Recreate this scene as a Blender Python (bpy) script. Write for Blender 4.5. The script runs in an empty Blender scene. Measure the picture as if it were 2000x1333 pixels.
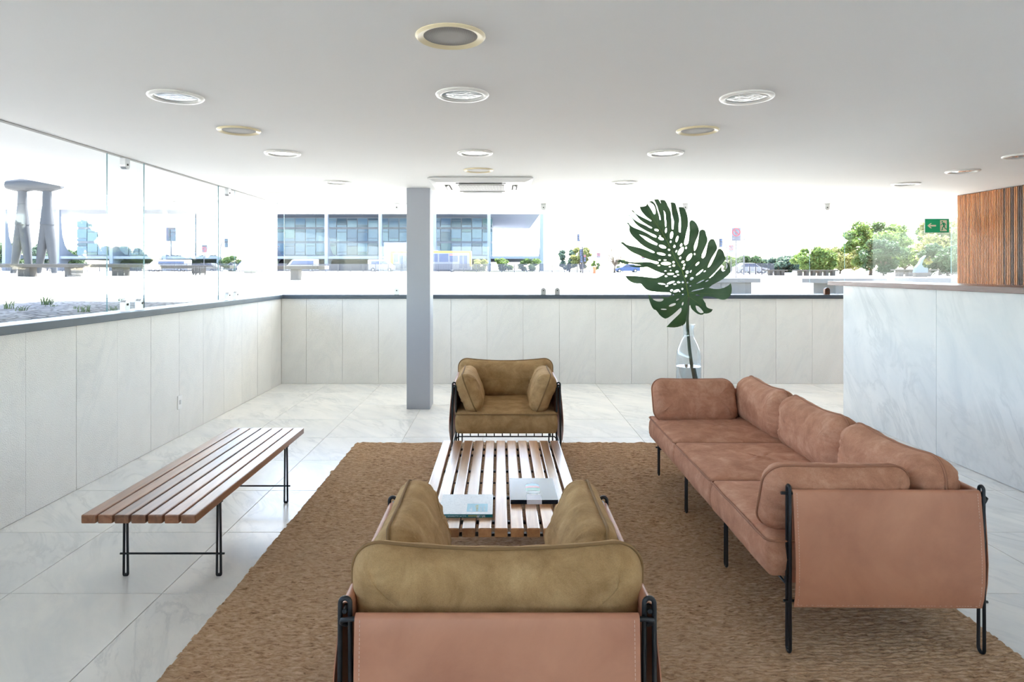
import bpy, bmesh, math, random
import numpy as np
from mathutils import Vector, Matrix, noise, geometry

# ------------------------------------------------------------------ camera, sky, sun, exposure
SC = bpy.context.scene
COL = SC.collection
EYE = 1.55
FPX = 1280.0
cam_d = bpy.data.cameras.new('camera')
cam = bpy.data.objects.new('camera', cam_d)
COL.objects.link(cam)
cam.location = (0, 0, EYE)
cam.rotation_euler = (math.pi / 2, 0, 0)
cam_d.sensor_width = 36.0
cam_d.lens = 36.0 * FPX / 2000.0
cam_d.shift_x = 23.0 / 2000.0
cam_d.shift_y = -138.5 / 2000.0
cam_d.clip_end = 4000
SC.camera = cam

SUN_AZ, SUN_EL = math.radians(24), math.radians(56)      # azimuth from +Y towards +X
world = bpy.data.worlds.new('sky')
SC.world = world
world.use_nodes = True
wn = world.node_tree
wn.nodes.clear()
sky = wn.nodes.new('ShaderNodeTexSky')
sky.sky_type = 'NISHITA'
sky.sun_disc = False
sky.sun_elevation = SUN_EL
sky.sun_rotation = SUN_AZ
sky.altitude = 1100
sky.air_density = 1.0
sky.dust_density = 2.5
sky.ozone_density = 0.6
whiten = wn.nodes.new('ShaderNodeHueSaturation')
whiten.inputs['Saturation'].default_value = 0.9
bg = wn.nodes.new('ShaderNodeBackground')
bg.inputs['Strength'].default_value = 0.15
wo = wn.nodes.new('ShaderNodeOutputWorld')
wn.links.new(sky.outputs[0], whiten.inputs['Color'])
wn.links.new(whiten.outputs[0], bg.inputs[0])
wn.links.new(bg.outputs[0], wo.inputs[0])

sun_d = bpy.data.lights.new('sun', 'SUN')
sun_d.energy = 4.5
sun_d.angle = math.radians(0.6)
sun_d.color = (1.0, 0.98, 0.95)
sun = bpy.data.objects.new('sun', sun_d)
COL.objects.link(sun)
sdir = Vector((math.sin(SUN_AZ) * math.cos(SUN_EL), math.cos(SUN_AZ) * math.cos(SUN_EL), math.sin(SUN_EL)))
sun.rotation_euler = sdir.to_track_quat('Z', 'Y').to_euler()
sun.location = (20, 40, 60)

SC.view_settings.view_transform = 'Standard'
SC.view_settings.look = 'None'
SC.view_settings.exposure = 3.5
SC.view_settings.gamma = 1.0
SC.view_settings.use_curve_mapping = False
SC.cycles.max_bounces = 10
SC.cycles.diffuse_bounces = 6
SC.cycles.transparent_max_bounces = 24
SC.cycles.sample_clamp_indirect = 8.0

rnd = random.Random(7)


def at(px, py, d):
    """world point that lies d metres ahead of the eye"""
    return Vector(((px - 977.0) * d / FPX, d, EYE - (py - 528.0) * d / FPX))


def srgb(r, g, b):
    f = lambda c: (c / 255 / 12.92) if c / 255 <= 0.04045 else ((c / 255 + 0.055) / 1.055) ** 2.4
    return (f(r), f(g), f(b), 1.0)


# ------------------------------------------------------------------ objects
def tag(o, label=None, cat=None, group=None, kind=None):
    if label: o['label'] = label
    if cat: o['category'] = cat
    if group: o['group'] = group
    if kind: o['kind'] = kind
    return o


def link(name, me, parent=None, loc=None, mtx=None):
    o = bpy.data.objects.new(name, me)
    COL.objects.link(o)
    if parent is not None: o.parent = parent
    if mtx is not None: o.matrix_local = mtx
    if loc is not None: o.location = loc
    return o


def empty(name, loc=(0, 0, 0), rz=0.0, label=None, cat=None, group=None, kind=None):
    o = bpy.data.objects.new(name, None)
    o.empty_display_size = 0.1
    COL.objects.link(o)
    o.location = loc
    o.rotation_euler = (0, 0, rz)
    return tag(o, label, cat, group, kind)


def copy_tree(o, parent=None):
    c = o.copy()
    COL.objects.link(c)
    c.parent = parent
    for ch in list(o.children):
        if ch is not c: copy_tree(ch, c)
    return c


class MB:
    """collects faces of one part"""
    def __init__(s):
        s.v, s.f, s.m = [], [], []

    def add(s, vs, fs, mi=0):
        b = len(s.v)
        s.v += [tuple(v) for v in vs]
        s.f += [tuple(b + i for i in f) for f in fs]
        s.m += [mi] * len(fs)
        return s

    def box(s, x0, x1, y0, y1, z0, z1, bev=0.0, mi=0):
        if bev <= 0:
            vs = [(x0, y0, z0), (x1, y0, z0), (x1, y1, z0), (x0, y1, z0), (x0, y0, z1), (x1, y0, z1), (x1, y1, z1), (x0, y1, z1)]
            fs = [(3, 2, 1, 0), (4, 5, 6, 7), (0, 1, 5, 4), (1, 2, 6, 5), (2, 3, 7, 6), (3, 0, 4, 7)]
            return s.add(vs, fs, mi)
        bm = bmesh.new()
        bmesh.ops.create_cube(bm, size=1.0)
        for v in bm.verts:
            v.co = Vector(((x0 + x1) / 2 + v.co.x * (x1 - x0), (y0 + y1) / 2 + v.co.y * (y1 - y0), (z0 + z1) / 2 + v.co.z * (z1 - z0)))
        bmesh.ops.bevel(bm, geom=bm.edges[:], offset=bev, segments=2, profile=0.6, affect='EDGES')
        bm.verts.ensure_lookup_table()
        bm.verts.index_update()
        s.add([v.co for v in bm.verts], [[v.index for v in f.verts] for f in bm.faces], mi)
        bm.free()
        return s

    def tube(s, pts, r, seg=8, closed=False, caps=True, mi=0):
        pts = [Vector(p) for p in pts]
        n = len(pts)
        rr = r if isinstance(r, (list, tuple)) else [r] * n
        tans = []
        for i in range(n):
            if closed: t = pts[(i + 1) % n] - pts[i - 1]
            elif i == 0: t = pts[1] - pts[0]
            elif i == n - 1: t = pts[-1] - pts[-2]
            else: t = (pts[i + 1] - pts[i]).normalized() + (pts[i] - pts[i - 1]).normalized()
            tans.append(t.normalized() if t.length > 1e-9 else Vector((0, 0, 1)))
        u = tans[0].orthogonal().normalized()
        rings = []
        for i in range(n):
            t = tans[i]
            u = u - t * u.dot(t)
            u = u.normalized() if u.length > 1e-6 else t.orthogonal().normalized()
            w = t.cross(u)
            rings.append([pts[i] + (u * math.cos(2 * math.pi * k / seg) + w * math.sin(2 * math.pi * k / seg)) * rr[i] for k in range(seg)])
        vs = [p for ring in rings for p in ring]
        fs = []
        for i in range(n if closed else n - 1):
            a, b = i * seg, ((i + 1) % n) * seg
            sh = 0
            if closed and i == n - 1:
                sh = min(range(seg), key=lambda q: (rings[0][q] - rings[-1][0]).length)
            for k in range(seg):
                fs.append((a + k, a + (k + 1) % seg, b + (k + 1 + sh) % seg, b + (k + sh) % seg))
        if caps and not closed:
            fs.append(tuple(range(seg))[::-1])
            fs.append(tuple((n - 1) * seg + k for k in range(seg)))
        return s.add(vs, fs, mi)

    def lathe(s, prof, seg=32, cx=0, cy=0, mi=0):
        n = len(prof)
        vs = [(cx + r * math.cos(2 * math.pi * k / seg), cy + r * math.sin(2 * math.pi * k / seg), z) for r, z in prof for k in range(seg)]
        fs = [(i * seg + k, i * seg + (k + 1) % seg, (i + 1) * seg + (k + 1) % seg, (i + 1) * seg + k) for i in range(n - 1) for k in range(seg)]
        if prof[0][0] > 1e-6 and False: pass
        return s.add(vs, fs, mi)

    def prism(s, poly, a, b, axis='y', mi=0):
        """poly in the two remaining axes, extruded from a to b along axis"""
        def P(p, t):
            if axis == 'y': return (p[0], t, p[1])
            if axis == 'x': return (t, p[0], p[1])
            return (p[0], p[1], t)
        n = len(poly)
        vs = [P(p, a) for p in poly] + [P(p, b) for p in poly]
        fs = [(i, (i + 1) % n, n + (i + 1) % n, n + i) for i in range(n)]
        tri = geometry.tessellate_polygon([[Vector((p[0], p[1], 0)) for p in poly]])
        fs += [tuple(t) for t in tri] + [tuple(n + i for i in t[::-1]) for t in tri]
        return s.add(vs, fs, mi)

    def strip(s, path, x0, x1, t, plane='xz', mi=0):
        """a sheet of thickness t whose section follows path (2-D), running from x0 to x1 along the third axis"""
        n = len(path)
        P2 = [Vector((p[0], p[1])) for p in path]
        nor = []
        for i in range(n):
            d = (P2[min(i + 1, n - 1)] - P2[max(i - 1, 0)]).normalized()
            nor.append(Vector((-d.y, d.x)))
        A = [P2[i] + nor[i] * t / 2 for i in range(n)]
        B = [P2[i] - nor[i] * t / 2 for i in range(n)]
        def Q(p, w): return (p.x, w, p.y) if plane == 'xz' else (w, p.x, p.y)
        vs = [Q(p, w) for w in (x0, x1) for p in A + B]
        m = 2 * n
        fs = []
        for i in range(n - 1):
            fs += [(i, i + 1, m + i + 1, m + i), (n + i + 1, n + i, m + n + i, m + n + i + 1)]
            fs += [(i, n + i, n + i + 1, i + 1), (m + i, m + i + 1, m + n + i + 1, m + n + i)]
        fs += [(0, m, m + n, n), (n - 1, 2 * n - 1, m + 2 * n - 1, m + n - 1)]
        return s.add(vs, fs, mi)

    def mesh(s, name, mats, smooth=False, sharp=None):
        me = bpy.data.meshes.new(name)
        me.from_pydata(s.v, [], s.f)
        if not isinstance(mats, (list, tuple)): mats = [mats]
        for m in mats: me.materials.append(m)
        if len(mats) > 1: me.polygons.foreach_set('material_index', s.m)
        bm = bmesh.new(); bm.from_mesh(me)
        bmesh.ops.recalc_face_normals(bm, faces=bm.faces[:])
        bm.to_mesh(me); bm.free()
        if smooth:
            me.polygons.foreach_set('use_smooth', [True] * len(me.polygons))
            if sharp: me.set_sharp_from_angle(angle=math.radians(sharp))
        me.update()
        return me

    def build(s, name, mats, parent=None, smooth=False, sharp=None, loc=None, mtx=None):
        return link(name, s.mesh(name, mats, smooth, sharp), parent, loc, mtx)


def text_mesh(name, body, size, mat, parent, mtx, align='CENTER', ext=0.0004):
    cu = bpy.data.curves.new(name, 'FONT')
    cu.body = body
    cu.size = size
    cu.align_x = align
    cu.align_y = 'CENTER'
    cu.extrude = ext
    cu.resolution_u = 3
    t = bpy.data.objects.new(name, cu)
    COL.objects.link(t)
    dg = bpy.context.evaluated_depsgraph_get()
    me = bpy.data.meshes.new_from_object(t.evaluated_get(dg))
    bpy.data.objects.remove(t)
    bpy.data.curves.remove(cu)
    me.name = name
    me.materials.clear()
    me.materials.append(mat)
    return link(name, me, parent, mtx=mtx)


def arc(cx, cy, r, a0, a1, n):
    return [(cx + r * math.cos(math.radians(a0 + (a1 - a0) * i / n)), cy + r * math.sin(math.radians(a0 + (a1 - a0) * i / n))) for i in range(n + 1)]


def T(x, y, z, rx=0, ry=0, rz=0):
    return Matrix.Translation((x, y, z)) @ Matrix.Rotation(rz, 4, 'Z') @ Matrix.Rotation(ry, 4, 'Y') @ Matrix.Rotation(rx, 4, 'X')


# ------------------------------------------------------------------ materials
class Mat:
    def __init__(s, name, col=(0.8, 0.8, 0.8, 1), rough=0.5, metal=0.0, spec=0.5):
        s.m = bpy.data.materials.new(name)
        s.m.use_nodes = True
        s.t = s.m.node_tree
        s.p = s.t.nodes['Principled BSDF']
        s.p.inputs['Base Color'].default_value = col
        s.p.inputs['Roughness'].default_value = rough
        s.p.inputs['Metallic'].default_value = metal
        s.p.inputs['Specular IOR Level'].default_value = spec
        s._co = None

    def n(s, ty, **kw):
        nd = s.t.nodes.new('ShaderNode' + ty)
        for k, v in kw.items():
            if k in nd.inputs:
                nd.inputs[k].default_value = v
            else:
                setattr(nd, k, v)
        return nd

    def l(s, a, b):
        s.t.links.new(a, b)

    def coords(s, kind='Object', scale=(1, 1, 1), rot=(0, 0, 0), vary=0.0):
        tc = s.n('TexCoord')
        mp = s.n('Mapping')
        mp.inputs['Scale'].default_value = scale
        mp.inputs['Rotation'].default_value = rot
        s.l(tc.outputs[kind], mp.inputs['Vector'])
        if vary:
            oi = s.n('ObjectInfo')
            mu = s.n('Math', operation='MULTIPLY')
            mu.inputs[1].default_value = vary
            s.l(oi.outputs['Random'], mu.inputs[0])
            cb = s.n('CombineXYZ')
            for k in range(3): s.l(mu.outputs[0], cb.inputs[k])
            s.l(cb.outputs[0], mp.inputs['Location'])
        return mp.outputs[0]

    def noise(s, co, scale, detail=4, rough=0.55, dist=0.0):
        nz = s.n('TexNoise')
        nz.inputs['Scale'].default_value = scale
        nz.inputs['Detail'].default_value = detail
        nz.inputs['Roughness'].default_value = rough
        nz.inputs['Distortion'].default_value = dist
        s.l(co, nz.inputs['Vector'])
        return nz.outputs['Fac']

    def ramp(s, fac, stops):
        r = s.n('ValToRGB')
        e = r.color_ramp.elements
        while len(e) < len(stops): e.new(0.5)
        for i, (p, c) in enumerate(stops):
            e[i].position = p
            e[i].color = c if len(c) == 4 else (*c, 1)
        s.l(fac, r.inputs[0])
        return r.outputs[0]

    def mix(s, fac, a, b, mode='MIX'):
        mx = s.n('Mix', data_type='RGBA', blend_type=mode)
        for sock, v in ((mx.inputs[0], fac), (mx.inputs[6], a), (mx.inputs[7], b)):
            if hasattr(v, 'is_linked') or hasattr(v, 'links'): s.l(v, sock)
            else: sock.default_value = v
        return mx.outputs[2]

    def base(s, c): s.l(c, s.p.inputs['Base Color'])

    def bump(s, h, strength=0.3, dist=0.01):
        b = s.n('Bump')
        b.inputs['Strength'].default_value = strength
        b.inputs['Distance'].default_value = dist
        if s.p.inputs['Normal'].is_linked:
            s.l(s.p.inputs['Normal'].links[0].from_socket, b.inputs['Normal'])
        s.l(h, b.inputs['Height'])
        s.l(b.outputs[0], s.p.inputs['Normal'])


def plain(name, col, rough=0.5, metal=0.0, spec=0.5, vary=0.06, scale=8.0):
    m = Mat(name, col, rough, metal, spec)
    if vary:
        f = m.noise(m.coords(), scale, 5)
        m.base(m.mix(f, tuple(c * (1 - vary) for c in col[:3]) + (1,), tuple(min(1, c * (1 + vary)) for c in col[:3]) + (1,)))
    return m.m


def marble(name, basec, vein, warm, rough, scale=1.0, rot=(0, 0, 0.6), bumpd=0.0, amount=1.0, stretch=(1.0, 3.0, 1.5)):
    """white stone with soft grey clouds and thin drifting veins"""
    m = Mat(name, basec, rough)
    co = m.coords('Object', (scale, scale, scale), rot, vary=37.0)
    st = m.n('Mapping')
    st.inputs['Scale'].default_value = stretch
    m.l(co, st.inputs['Vector'])
    cloud = m.noise(st.outputs[0], 1.1, 7, 0.6, 0.7)
    patch = m.noise(co, 1.3, 2, 0.5)
    v1 = m.noise(st.outputs[0], 0.9, 7, 0.62, 1.4)
    v2 = m.noise(st.outputs[0], 2.6, 8, 0.66, 1.0)
    r1 = m.ramp(v1, [(0.44, (0, 0, 0)), (0.5, (0.9, 0.9, 0.9)), (0.525, (0.25, 0.25, 0.25)), (0.6, (0, 0, 0))])
    r2 = m.ramp(v2, [(0.56, (0, 0, 0)), (0.72, (0.7, 0.7, 0.7))])
    pm = m.ramp(patch, [(0.36, (0.08, 0.08, 0.08)), (0.64, (1, 1, 1))])
    both = m.mix(1.0, m.mix(1.0, r1, r2, 'LIGHTEN'), pm, 'MULTIPLY')
    lo = m.ramp(cloud, [(0.38, basec), (0.7, warm)])
    m.base(m.mix(m.mix(amount, (0, 0, 0, 1), both), lo, vein))
    if bumpd:
        m.bump(m.noise(m.coords('Object'), 120.0, 3, 0.6), 0.9, bumpd)
    return m.m


def suede(name, c0, c1, c2):
    m = Mat(name, c0, 0.95, 0, 0.15)
    co = m.coords('Object', vary=21.0)
    f = m.noise(co, 9.0, 8, 0.66, 0.35)
    g = m.noise(co, 420.0, 2, 0.6)
    c = m.ramp(f, [(0.28, c1), (0.52, c0), (0.75, c2)])
    m.base(m.mix(0.14, c, m.ramp(g, [(0.3, (0.12, 0.12, 0.12)), (0.7, (1, 1, 1))]), 'OVERLAY'))
    m.p.inputs['Sheen Weight'].default_value = 0.25
    m.p.inputs['Sheen Roughness'].default_value = 0.5
    m.p.inputs['Sheen Tint'].default_value = c2
    m.bump(m.noise(co, 22.0, 5, 0.6, 0.3), 0.4, 0.008)
    m.bump(g, 0.25, 0.0012)
    return m.m


def leather(name, c0, c1, c2):
    m = Mat(name, c0, 0.42, 0, 0.4)
    co = m.coords('Object', vary=13.0)
    f = m.noise(co, 3.5, 6, 0.6, 0.4)
    c = m.ramp(f, [(0.3, c1), (0.55, c0), (0.8, c2)])
    sc = m.noise(m.coords('Object', (3, 3, 40), (0.4, 0.7, 0.2), vary=5.0), 3.0, 7, 0.7, 1.5)
    c = m.mix(m.ramp(sc, [(0.66, (0, 0, 0)), (0.74, (0.35, 0.35, 0.35))]), c, c1)
    m.base(c)
    m.bump(m.noise(co, 260.0, 3, 0.6), 0.12, 0.001)
    m.bump(m.noise(co, 6.0, 3, 0.5), 0.12, 0.01)
    return m.m


def wood(name, c0, c1, c2, rough=0.3, axis='y', spec=0.5, coat=0.0):
    m = Mat(name, c0, rough, 0, spec)
    sc = {'y': (14, 0.9, 14), 'z': (14, 14, 0.9), 'x': (0.9, 14, 14)}[axis]
    co = m.coords('Object', sc, vary=50.0)
    f = m.noise(co, 1.6, 6, 0.6, 1.1)
    c = m.ramp(f, [(0.25, c1), (0.5, c0), (0.78, c2)])
    oi = m.n('ObjectInfo')
    hv = m.n('HueSaturation')
    mr = m.n('MapRange')
    mr.inputs['To Min'].default_value = 0.72
    mr.inputs['To Max'].default_value = 1.22
    m.l(oi.outputs['Random'], mr.inputs['Value'])
    m.l(mr.outputs[0], hv.inputs['Value'])
    m.l(c, hv.inputs['Color'])
    m.base(hv.outputs[0])
    m.bump(m.noise(co, 6.0, 4, 0.6), 0.05, 0.0008)
    if coat:
        m.p.inputs['Coat Weight'].default_value = coat
        m.p.inputs['Coat Roughness'].default_value = 0.2
    return m.m


def clear_glass(name, tint, ior=1.45, refl=1.0):
    m = bpy.data.materials.new(name)
    m.use_nodes = True
    t = m.node_tree
    t.nodes.clear()
    o = t.nodes.new('ShaderNodeOutputMaterial')
    mx = t.nodes.new('ShaderNodeMixShader')
    tr = t.nodes.new('ShaderNodeBsdfTransparent')
    tr.inputs[0].default_value = tint
    gl = t.nodes.new('ShaderNodeBsdfGlossy')
    gl.inputs['Roughness'].default_value = 0.0
    gl.inputs['Color'].default_value = (refl, refl, refl, 1)
    # Schlick reflectance from both sides of the thin sheet
    ge = t.nodes.new('ShaderNodeNewGeometry')
    dt = t.nodes.new('ShaderNodeVectorMath'); dt.operation = 'DOT_PRODUCT'
    t.links.new(ge.outputs['Incoming'], dt.inputs[0]); t.links.new(ge.outputs['Normal'], dt.inputs[1])
    def mt(op, a_, b_=None):
        n_ = t.nodes.new('ShaderNodeMath'); n_.operation = op
        t.links.new(a_, n_.inputs[0]) if not isinstance(a_, float) else setattr(n_.inputs[0], 'default_value', a_)
        if b_ is not None: t.links.new(b_, n_.inputs[1]) if not isinstance(b_, float) else setattr(n_.inputs[1], 'default_value', b_)
        return n_.outputs[0]
    f0 = ((ior - 1) / (ior + 1)) ** 2
    sch = mt('ADD', mt('MULTIPLY', mt('POWER', mt('SUBTRACT', 1.0, mt('ABSOLUTE', dt.outputs['Value'])), 5.0), 1.0 - f0), f0)
    t.links.new(sch, mx.inputs[0])
    t.links.new(tr.outputs[0], mx.inputs[1])
    t.links.new(gl.outputs[0], mx.inputs[2])
    t.links.new(mx.outputs[0], o.inputs[0])
    return m


M = {}
M['floor'] = marble('floor_marble', srgb(238, 236, 231), srgb(150, 156, 162), srgb(222, 223, 222), 0.22, scale=1.2, rot=(0, 0, 0.95), amount=0.33)
M['wallstone'] = marble('rough_wall_marble', srgb(235, 233, 228), srgb(168, 176, 184), srgb(229, 227, 222), 0.75, scale=1.0, rot=(0.7, 0.3, 0.9), bumpd=0.006, amount=0.13)
M['counterstone'] = marble('counter_marble', srgb(220, 220, 220), srgb(140, 148, 156), srgb(206, 209, 212), 0.25, scale=0.8, rot=(0.75, 0.2, 0.3), amount=0.28)
M['grout'] = plain('grout', srgb(178, 172, 160), 0.9)
M['ceiling'] = plain('ceiling_paint', srgb(238, 238, 237), 0.8, vary=0.02, scale=1.5)
M['slate'] = plain('dark_slate', srgb(70, 80, 90), 0.35, vary=0.18, scale=6)
M['column'] = plain('grey_column_paint', srgb(166, 170, 178), 0.45, vary=0.02)
M['steel'] = plain('brushed_steel', srgb(190, 190, 192), 0.3, 1.0, vary=0.03)
M['bronze_steel'] = plain('brown_patina_steel', srgb(90, 62, 48), 0.4, 0.6)
M['black'] = plain('black_powder_coat', srgb(26, 27, 30), 0.42, 0.0, vary=0.1)
M['leather'] = leather('natural_leather', srgb(192, 134, 104), srgb(174, 117, 90), srgb(204, 147, 115))
M['leather_in'] = plain('leather_flesh_side', srgb(140, 108, 88), 0.9)
M['stitch'] = plain('stitch_thread', srgb(222, 190, 170), 0.8)
M['suede_t'] = suede('terracotta_suede', srgb(182, 131, 104), srgb(157, 107, 82), srgb(206, 160, 133))
M['pipe_t'] = plain('terracotta_piping', srgb(160, 110, 84), 0.9, vary=0.1)
M['pipe_o'] = plain('olive_piping', srgb(136, 104, 66), 0.9, vary=0.1)
M['suede_o'] = suede('olive_tan_suede', srgb(168, 134, 92), srgb(140, 108, 70), srgb(190, 158, 114))
M['wood_t'] = wood('table_wood', srgb(176, 124, 82), srgb(146, 96, 60), srgb(200, 150, 104), 0.32, 'y', 0.5, 0.6)
M['wood_b'] = wood('bench_wood', srgb(138, 88, 56), srgb(106, 64, 40), srgb(164, 110, 72), 0.32, 'y', 0.5, 0.6)
M['wood_s'] = wood('slat_wood', srgb(176, 112, 62), srgb(140, 84, 46), srgb(204, 140, 84), 0.4, 'z')
M['wood_sd'] = wood('dark_slat_wood', srgb(96, 70, 58), srgb(72, 52, 46), srgb(120, 92, 78), 0.45, 'z')
M['wood_c'] = wood('counter_top_wood', srgb(104, 78, 72), srgb(84, 62, 58), srgb(124, 96, 88), 0.25, 'y')
M['pane'] = clear_glass('window_glass', (0.975, 0.99, 0.985, 1), 1.36)
M['pane_edge'] = plain('glass_edge', srgb(88, 130, 138), 0.2, vary=0)
M['white_plastic'] = plain('white_plastic', srgb(234, 234, 232), 0.4, vary=0)
M['white_metal'] = plain('white_enamel', srgb(236, 235, 230), 0.35, vary=0)
M['dark_slot'] = plain('dark_slot', srgb(50, 46, 44), 0.8, vary=0)

# ------------------------------------------------------------------ room shell
XL, XR, YB, YF = -2.985, 7.87, 8.94, -5.65
ZC, ZS0, ZS1 = 2.465, 1.160, 1.215
PW = 0.4925
TILE = 0.7315

fl = MB().box(XL - 0.15, XR + 0.15, YF - 0.15, YB + 0.15, -0.2, -0.004).build('floor', M['grout'])
tag(fl, 'floor of large square white veined marble tiles', 'floor', kind='structure')
xs = [1.30 + k * 0.73 for k in range(-6, 10)]
ys = [3.14 + k * 0.7335 for k in range(-12, 9)]
xs[0], xs[-1], ys[0], ys[-1] = max(xs[0], XL), XR, YF, YB
tile_cache = {}
for i in range(len(xs) - 1):
    for j in range(len(ys) - 1):
        w, h = xs[i + 1] - xs[i] - 0.004, ys[j + 1] - ys[j] - 0.004
        key = (round(w, 3), round(h, 3))
        if key not in tile_cache:
            tile_cache[key] = MB().box(-w / 2, w / 2, -h / 2, h / 2, -0.02, 0, 0.0012).mesh('tile', M['floor'])
        link('tile', tile_cache[key], fl, loc=((xs[i] + xs[i + 1]) / 2, (ys[j] + ys[j + 1]) / 2, 0))

# roof slab and soffit, reaching 1.7 m beyond the glass
ce = MB().box(-4.78, XR + 1.8, YF - 1.8, 10.65, ZC, ZC + 0.34, 0.004).build('ceiling', M['ceiling'])
tag(ce, 'smooth white plaster ceiling that runs out past the glass as eaves', 'ceiling', kind='structure')


def panel_wall(name, label, axis, a, b, const, inward, first, pitch, mat, ztop=ZS0):
    """low retaining wall clad with upright stone panels"""
    if axis == 'y':
        core = MB().box(min(const - inward * 0.15, const - inward * 0.018), max(const - inward * 0.15, const - inward * 0.018), a - 0.15, b + 0.15, -0.2, ztop)
    else:
        core = MB().box(a - 0.018, b + 0.018, min(const - inward * 0.15, const - inward * 0.018), max(const - inward * 0.15, const - inward * 0.018), -0.2, ztop)
    w = core.build(name, M['grout'])
    tag(w, label, 'wall', kind='structure')
    cuts = [a] + [c for c in [first + k * pitch for k in range(-60, 60)] if a + 0.05 < c < b - 0.05] + [b]
    cache = {}
    for i in range(len(cuts) - 1):
        L = cuts[i + 1] - cuts[i] - 0.003
        k = round(L, 3)
        if k not in cache:
            if axis == 'y':
                cache[k] = MB().box(-0.009, 0.009, -L / 2, L / 2, -ztop / 2, ztop / 2, 0.0015).mesh('panel', mat)
            else:
                cache[k] = MB().box(-L / 2, L / 2, -0.009, 0.009, -ztop / 2, ztop / 2, 0.0015).mesh('panel', mat)
        c = (cuts[i] + cuts[i + 1]) / 2
        loc = (const - inward * (0.009 + rnd.uniform(0, 0.0015)), c, ztop / 2) if axis == 'y' else (c, const - inward * (0.009 + rnd.uniform(0, 0.0015)), ztop / 2)
        link('panel', cache[k], w, loc=loc)
    return w


panel_wall('wall_left', 'low wall of rough white marble panels along the left side', 'y', YF, YB, XL, 1, 2.985 * 1280 / 682, PW, M['wallstone'])
panel_wall('wall_back', 'low wall of pale marble panels under the far glass', 'x', XL, XR, YB, -1, 0.806, 0.493, M['wallstone'])
panel_wall('wall_right', 'low marble wall along the right side behind the wooden slats', 'y', YF, YB, XR, -1, 0.0, 0.98, M['wallstone'])
panel_wall('wall_front', 'low marble wall behind the viewer', 'x', XL, XR, YF, 1, 0.0, 0.98, M['wallstone'])


def sill(name, label, x0, x1, y0, y1):
    tag(MB().box(x0, x1, y0, y1, ZS0, ZS1, 0.004).build(name, M['slate']), label, 'sill', kind='structure')


sill('trim_1', 'dark slate sill along the top of the left wall', XL - 0.19, XL + 0.022, YF - 0.19, YB + 0.19)
sill('trim_2', 'dark slate sill along the top of the far wall', XL + 0.022, XR - 0.022, YB - 0.022, YB + 0.19)
sill('trim_3', 'dark slate sill along the top of the right wall', XR - 0.022, XR + 0.19, YF - 0.19, YB + 0.19)
sill('trim_4', 'dark slate sill behind the viewer', XL + 0.022, XR - 0.022, YF - 0.19, YF + 0.022)

# ---- glazing: frameless panes that overlap, in two planes
wi = [0]


def clamp(parent, loc, top, axis, mat):
    m = MB()
    h = 0.062
    z0, z1 = (-h, 0.0) if top else (0.0, h)
    poly = [(-0.021, z0), (0.021, z0), (0.021, z1), (-0.021, z1)]
    if top: poly = [(-0.022, 0), (0.022, 0), (0.022, -0.042)] + arc(0, -0.042, 0.022, 0, -180, 8)[1:]
    else: poly = [(0.022, 0), (-0.022, 0), (-0.022, 0.042)] + [(x, z) for x, z in arc(0, 0.042, 0.022, 180, 0, 8)[1:]]
    m.prism(poly, -0.022, 0.022, 'y')
    m.v = [(x * 1.55, y, z * 1.45) for x, y, z in m.v]
    zc = -0.055 if top else 0.055
    o = m.build('clamp', mat, parent, mtx=T(*loc, rz=(math.pi / 2 if axis == 'y' else 0)))
    b = MB()
    b.tube([(0, -0.026, zc), (0, -0.02, zc)], 0.009, 10)
    b.build('bolt', M['dark_slot'], o)


def pane(axis, a, b, const, z0, z1, label):
    wi[0] += 1
    th = 0.005
    m = MB()
    if axis == 'y': m.box(const - th, const + th, a, b, z0, z1)
    else: m.box(a, b, const - th, const + th, z0, z1)
    # the four cut edges carry the green-blue edge colour
    big = {'y': (3, 5), 'x': (2, 4)}[axis]
    m.m = [0 if i in big else 1 for i in range(6)]
    o = m.build('window_%d' % wi[0], [M['pane'], M['pane_edge']])
    return tag(o, label, 'window', kind='structure')


GZ0, GZ1 = ZS1 + 0.012, ZC - 0.004
M['gasket'] = plain('grey_sealant', srgb(150, 148, 144), 0.8, vary=0.1)
tag(MB().box(XL - 0.085, XL - 0.044, YF, YB + 0.085, ZC - 0.0045, ZC).build('trim_5', M['gasket']), 'thin grey seal along the ceiling above the left glass', 'trim', kind='structure')
tag(MB().box(XL - 0.04, XR, YB + 0.044, YB + 0.085, ZC - 0.0045, ZC).build('trim_6', M['gasket']), 'thin grey seal along the ceiling above the far glass', 'trim', kind='structure')
ordn = ['first', 'second', 'third', 'fourth', 'fifth', 'sixth', 'seventh', 'eighth']
mid = [7.307 - 1.963 * k for k in range(6)]           # middles of the overlaps on the left
edges = [YB - 0.02] + mid + [YF]
for k in range(len(edges) - 1):
    hi = edges[k] + (0.245 if k else 0)
    lo = max(edges[k + 1] - (0.245 if k < len(edges) - 2 else 0), YF + 0.01)
    cx = XL - (0.075 if k % 2 else 0.053)
    p = pane('y', lo, hi, cx, GZ0, GZ1, 'frameless glass pane over the left wall, %s from the far corner' % ordn[k])
    if k < len(edges) - 2:
        clamp(p, (cx, edges[k + 1], ZC), True, 'y', M['steel'])
        clamp(p, (cx, edges[k + 1], ZS1), False, 'y', M['steel'])
        if k < 3:
            clamp(p, (cx, edges[k + 1] + 0.22, ZS1), False, 'y', M['steel'])
bm_ = [(px - 977) * YB / 1280 for px in (774, 1062, 1340, 1620, 1900)]
edges = [XL + 0.02] + bm_ + [XR]
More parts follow.
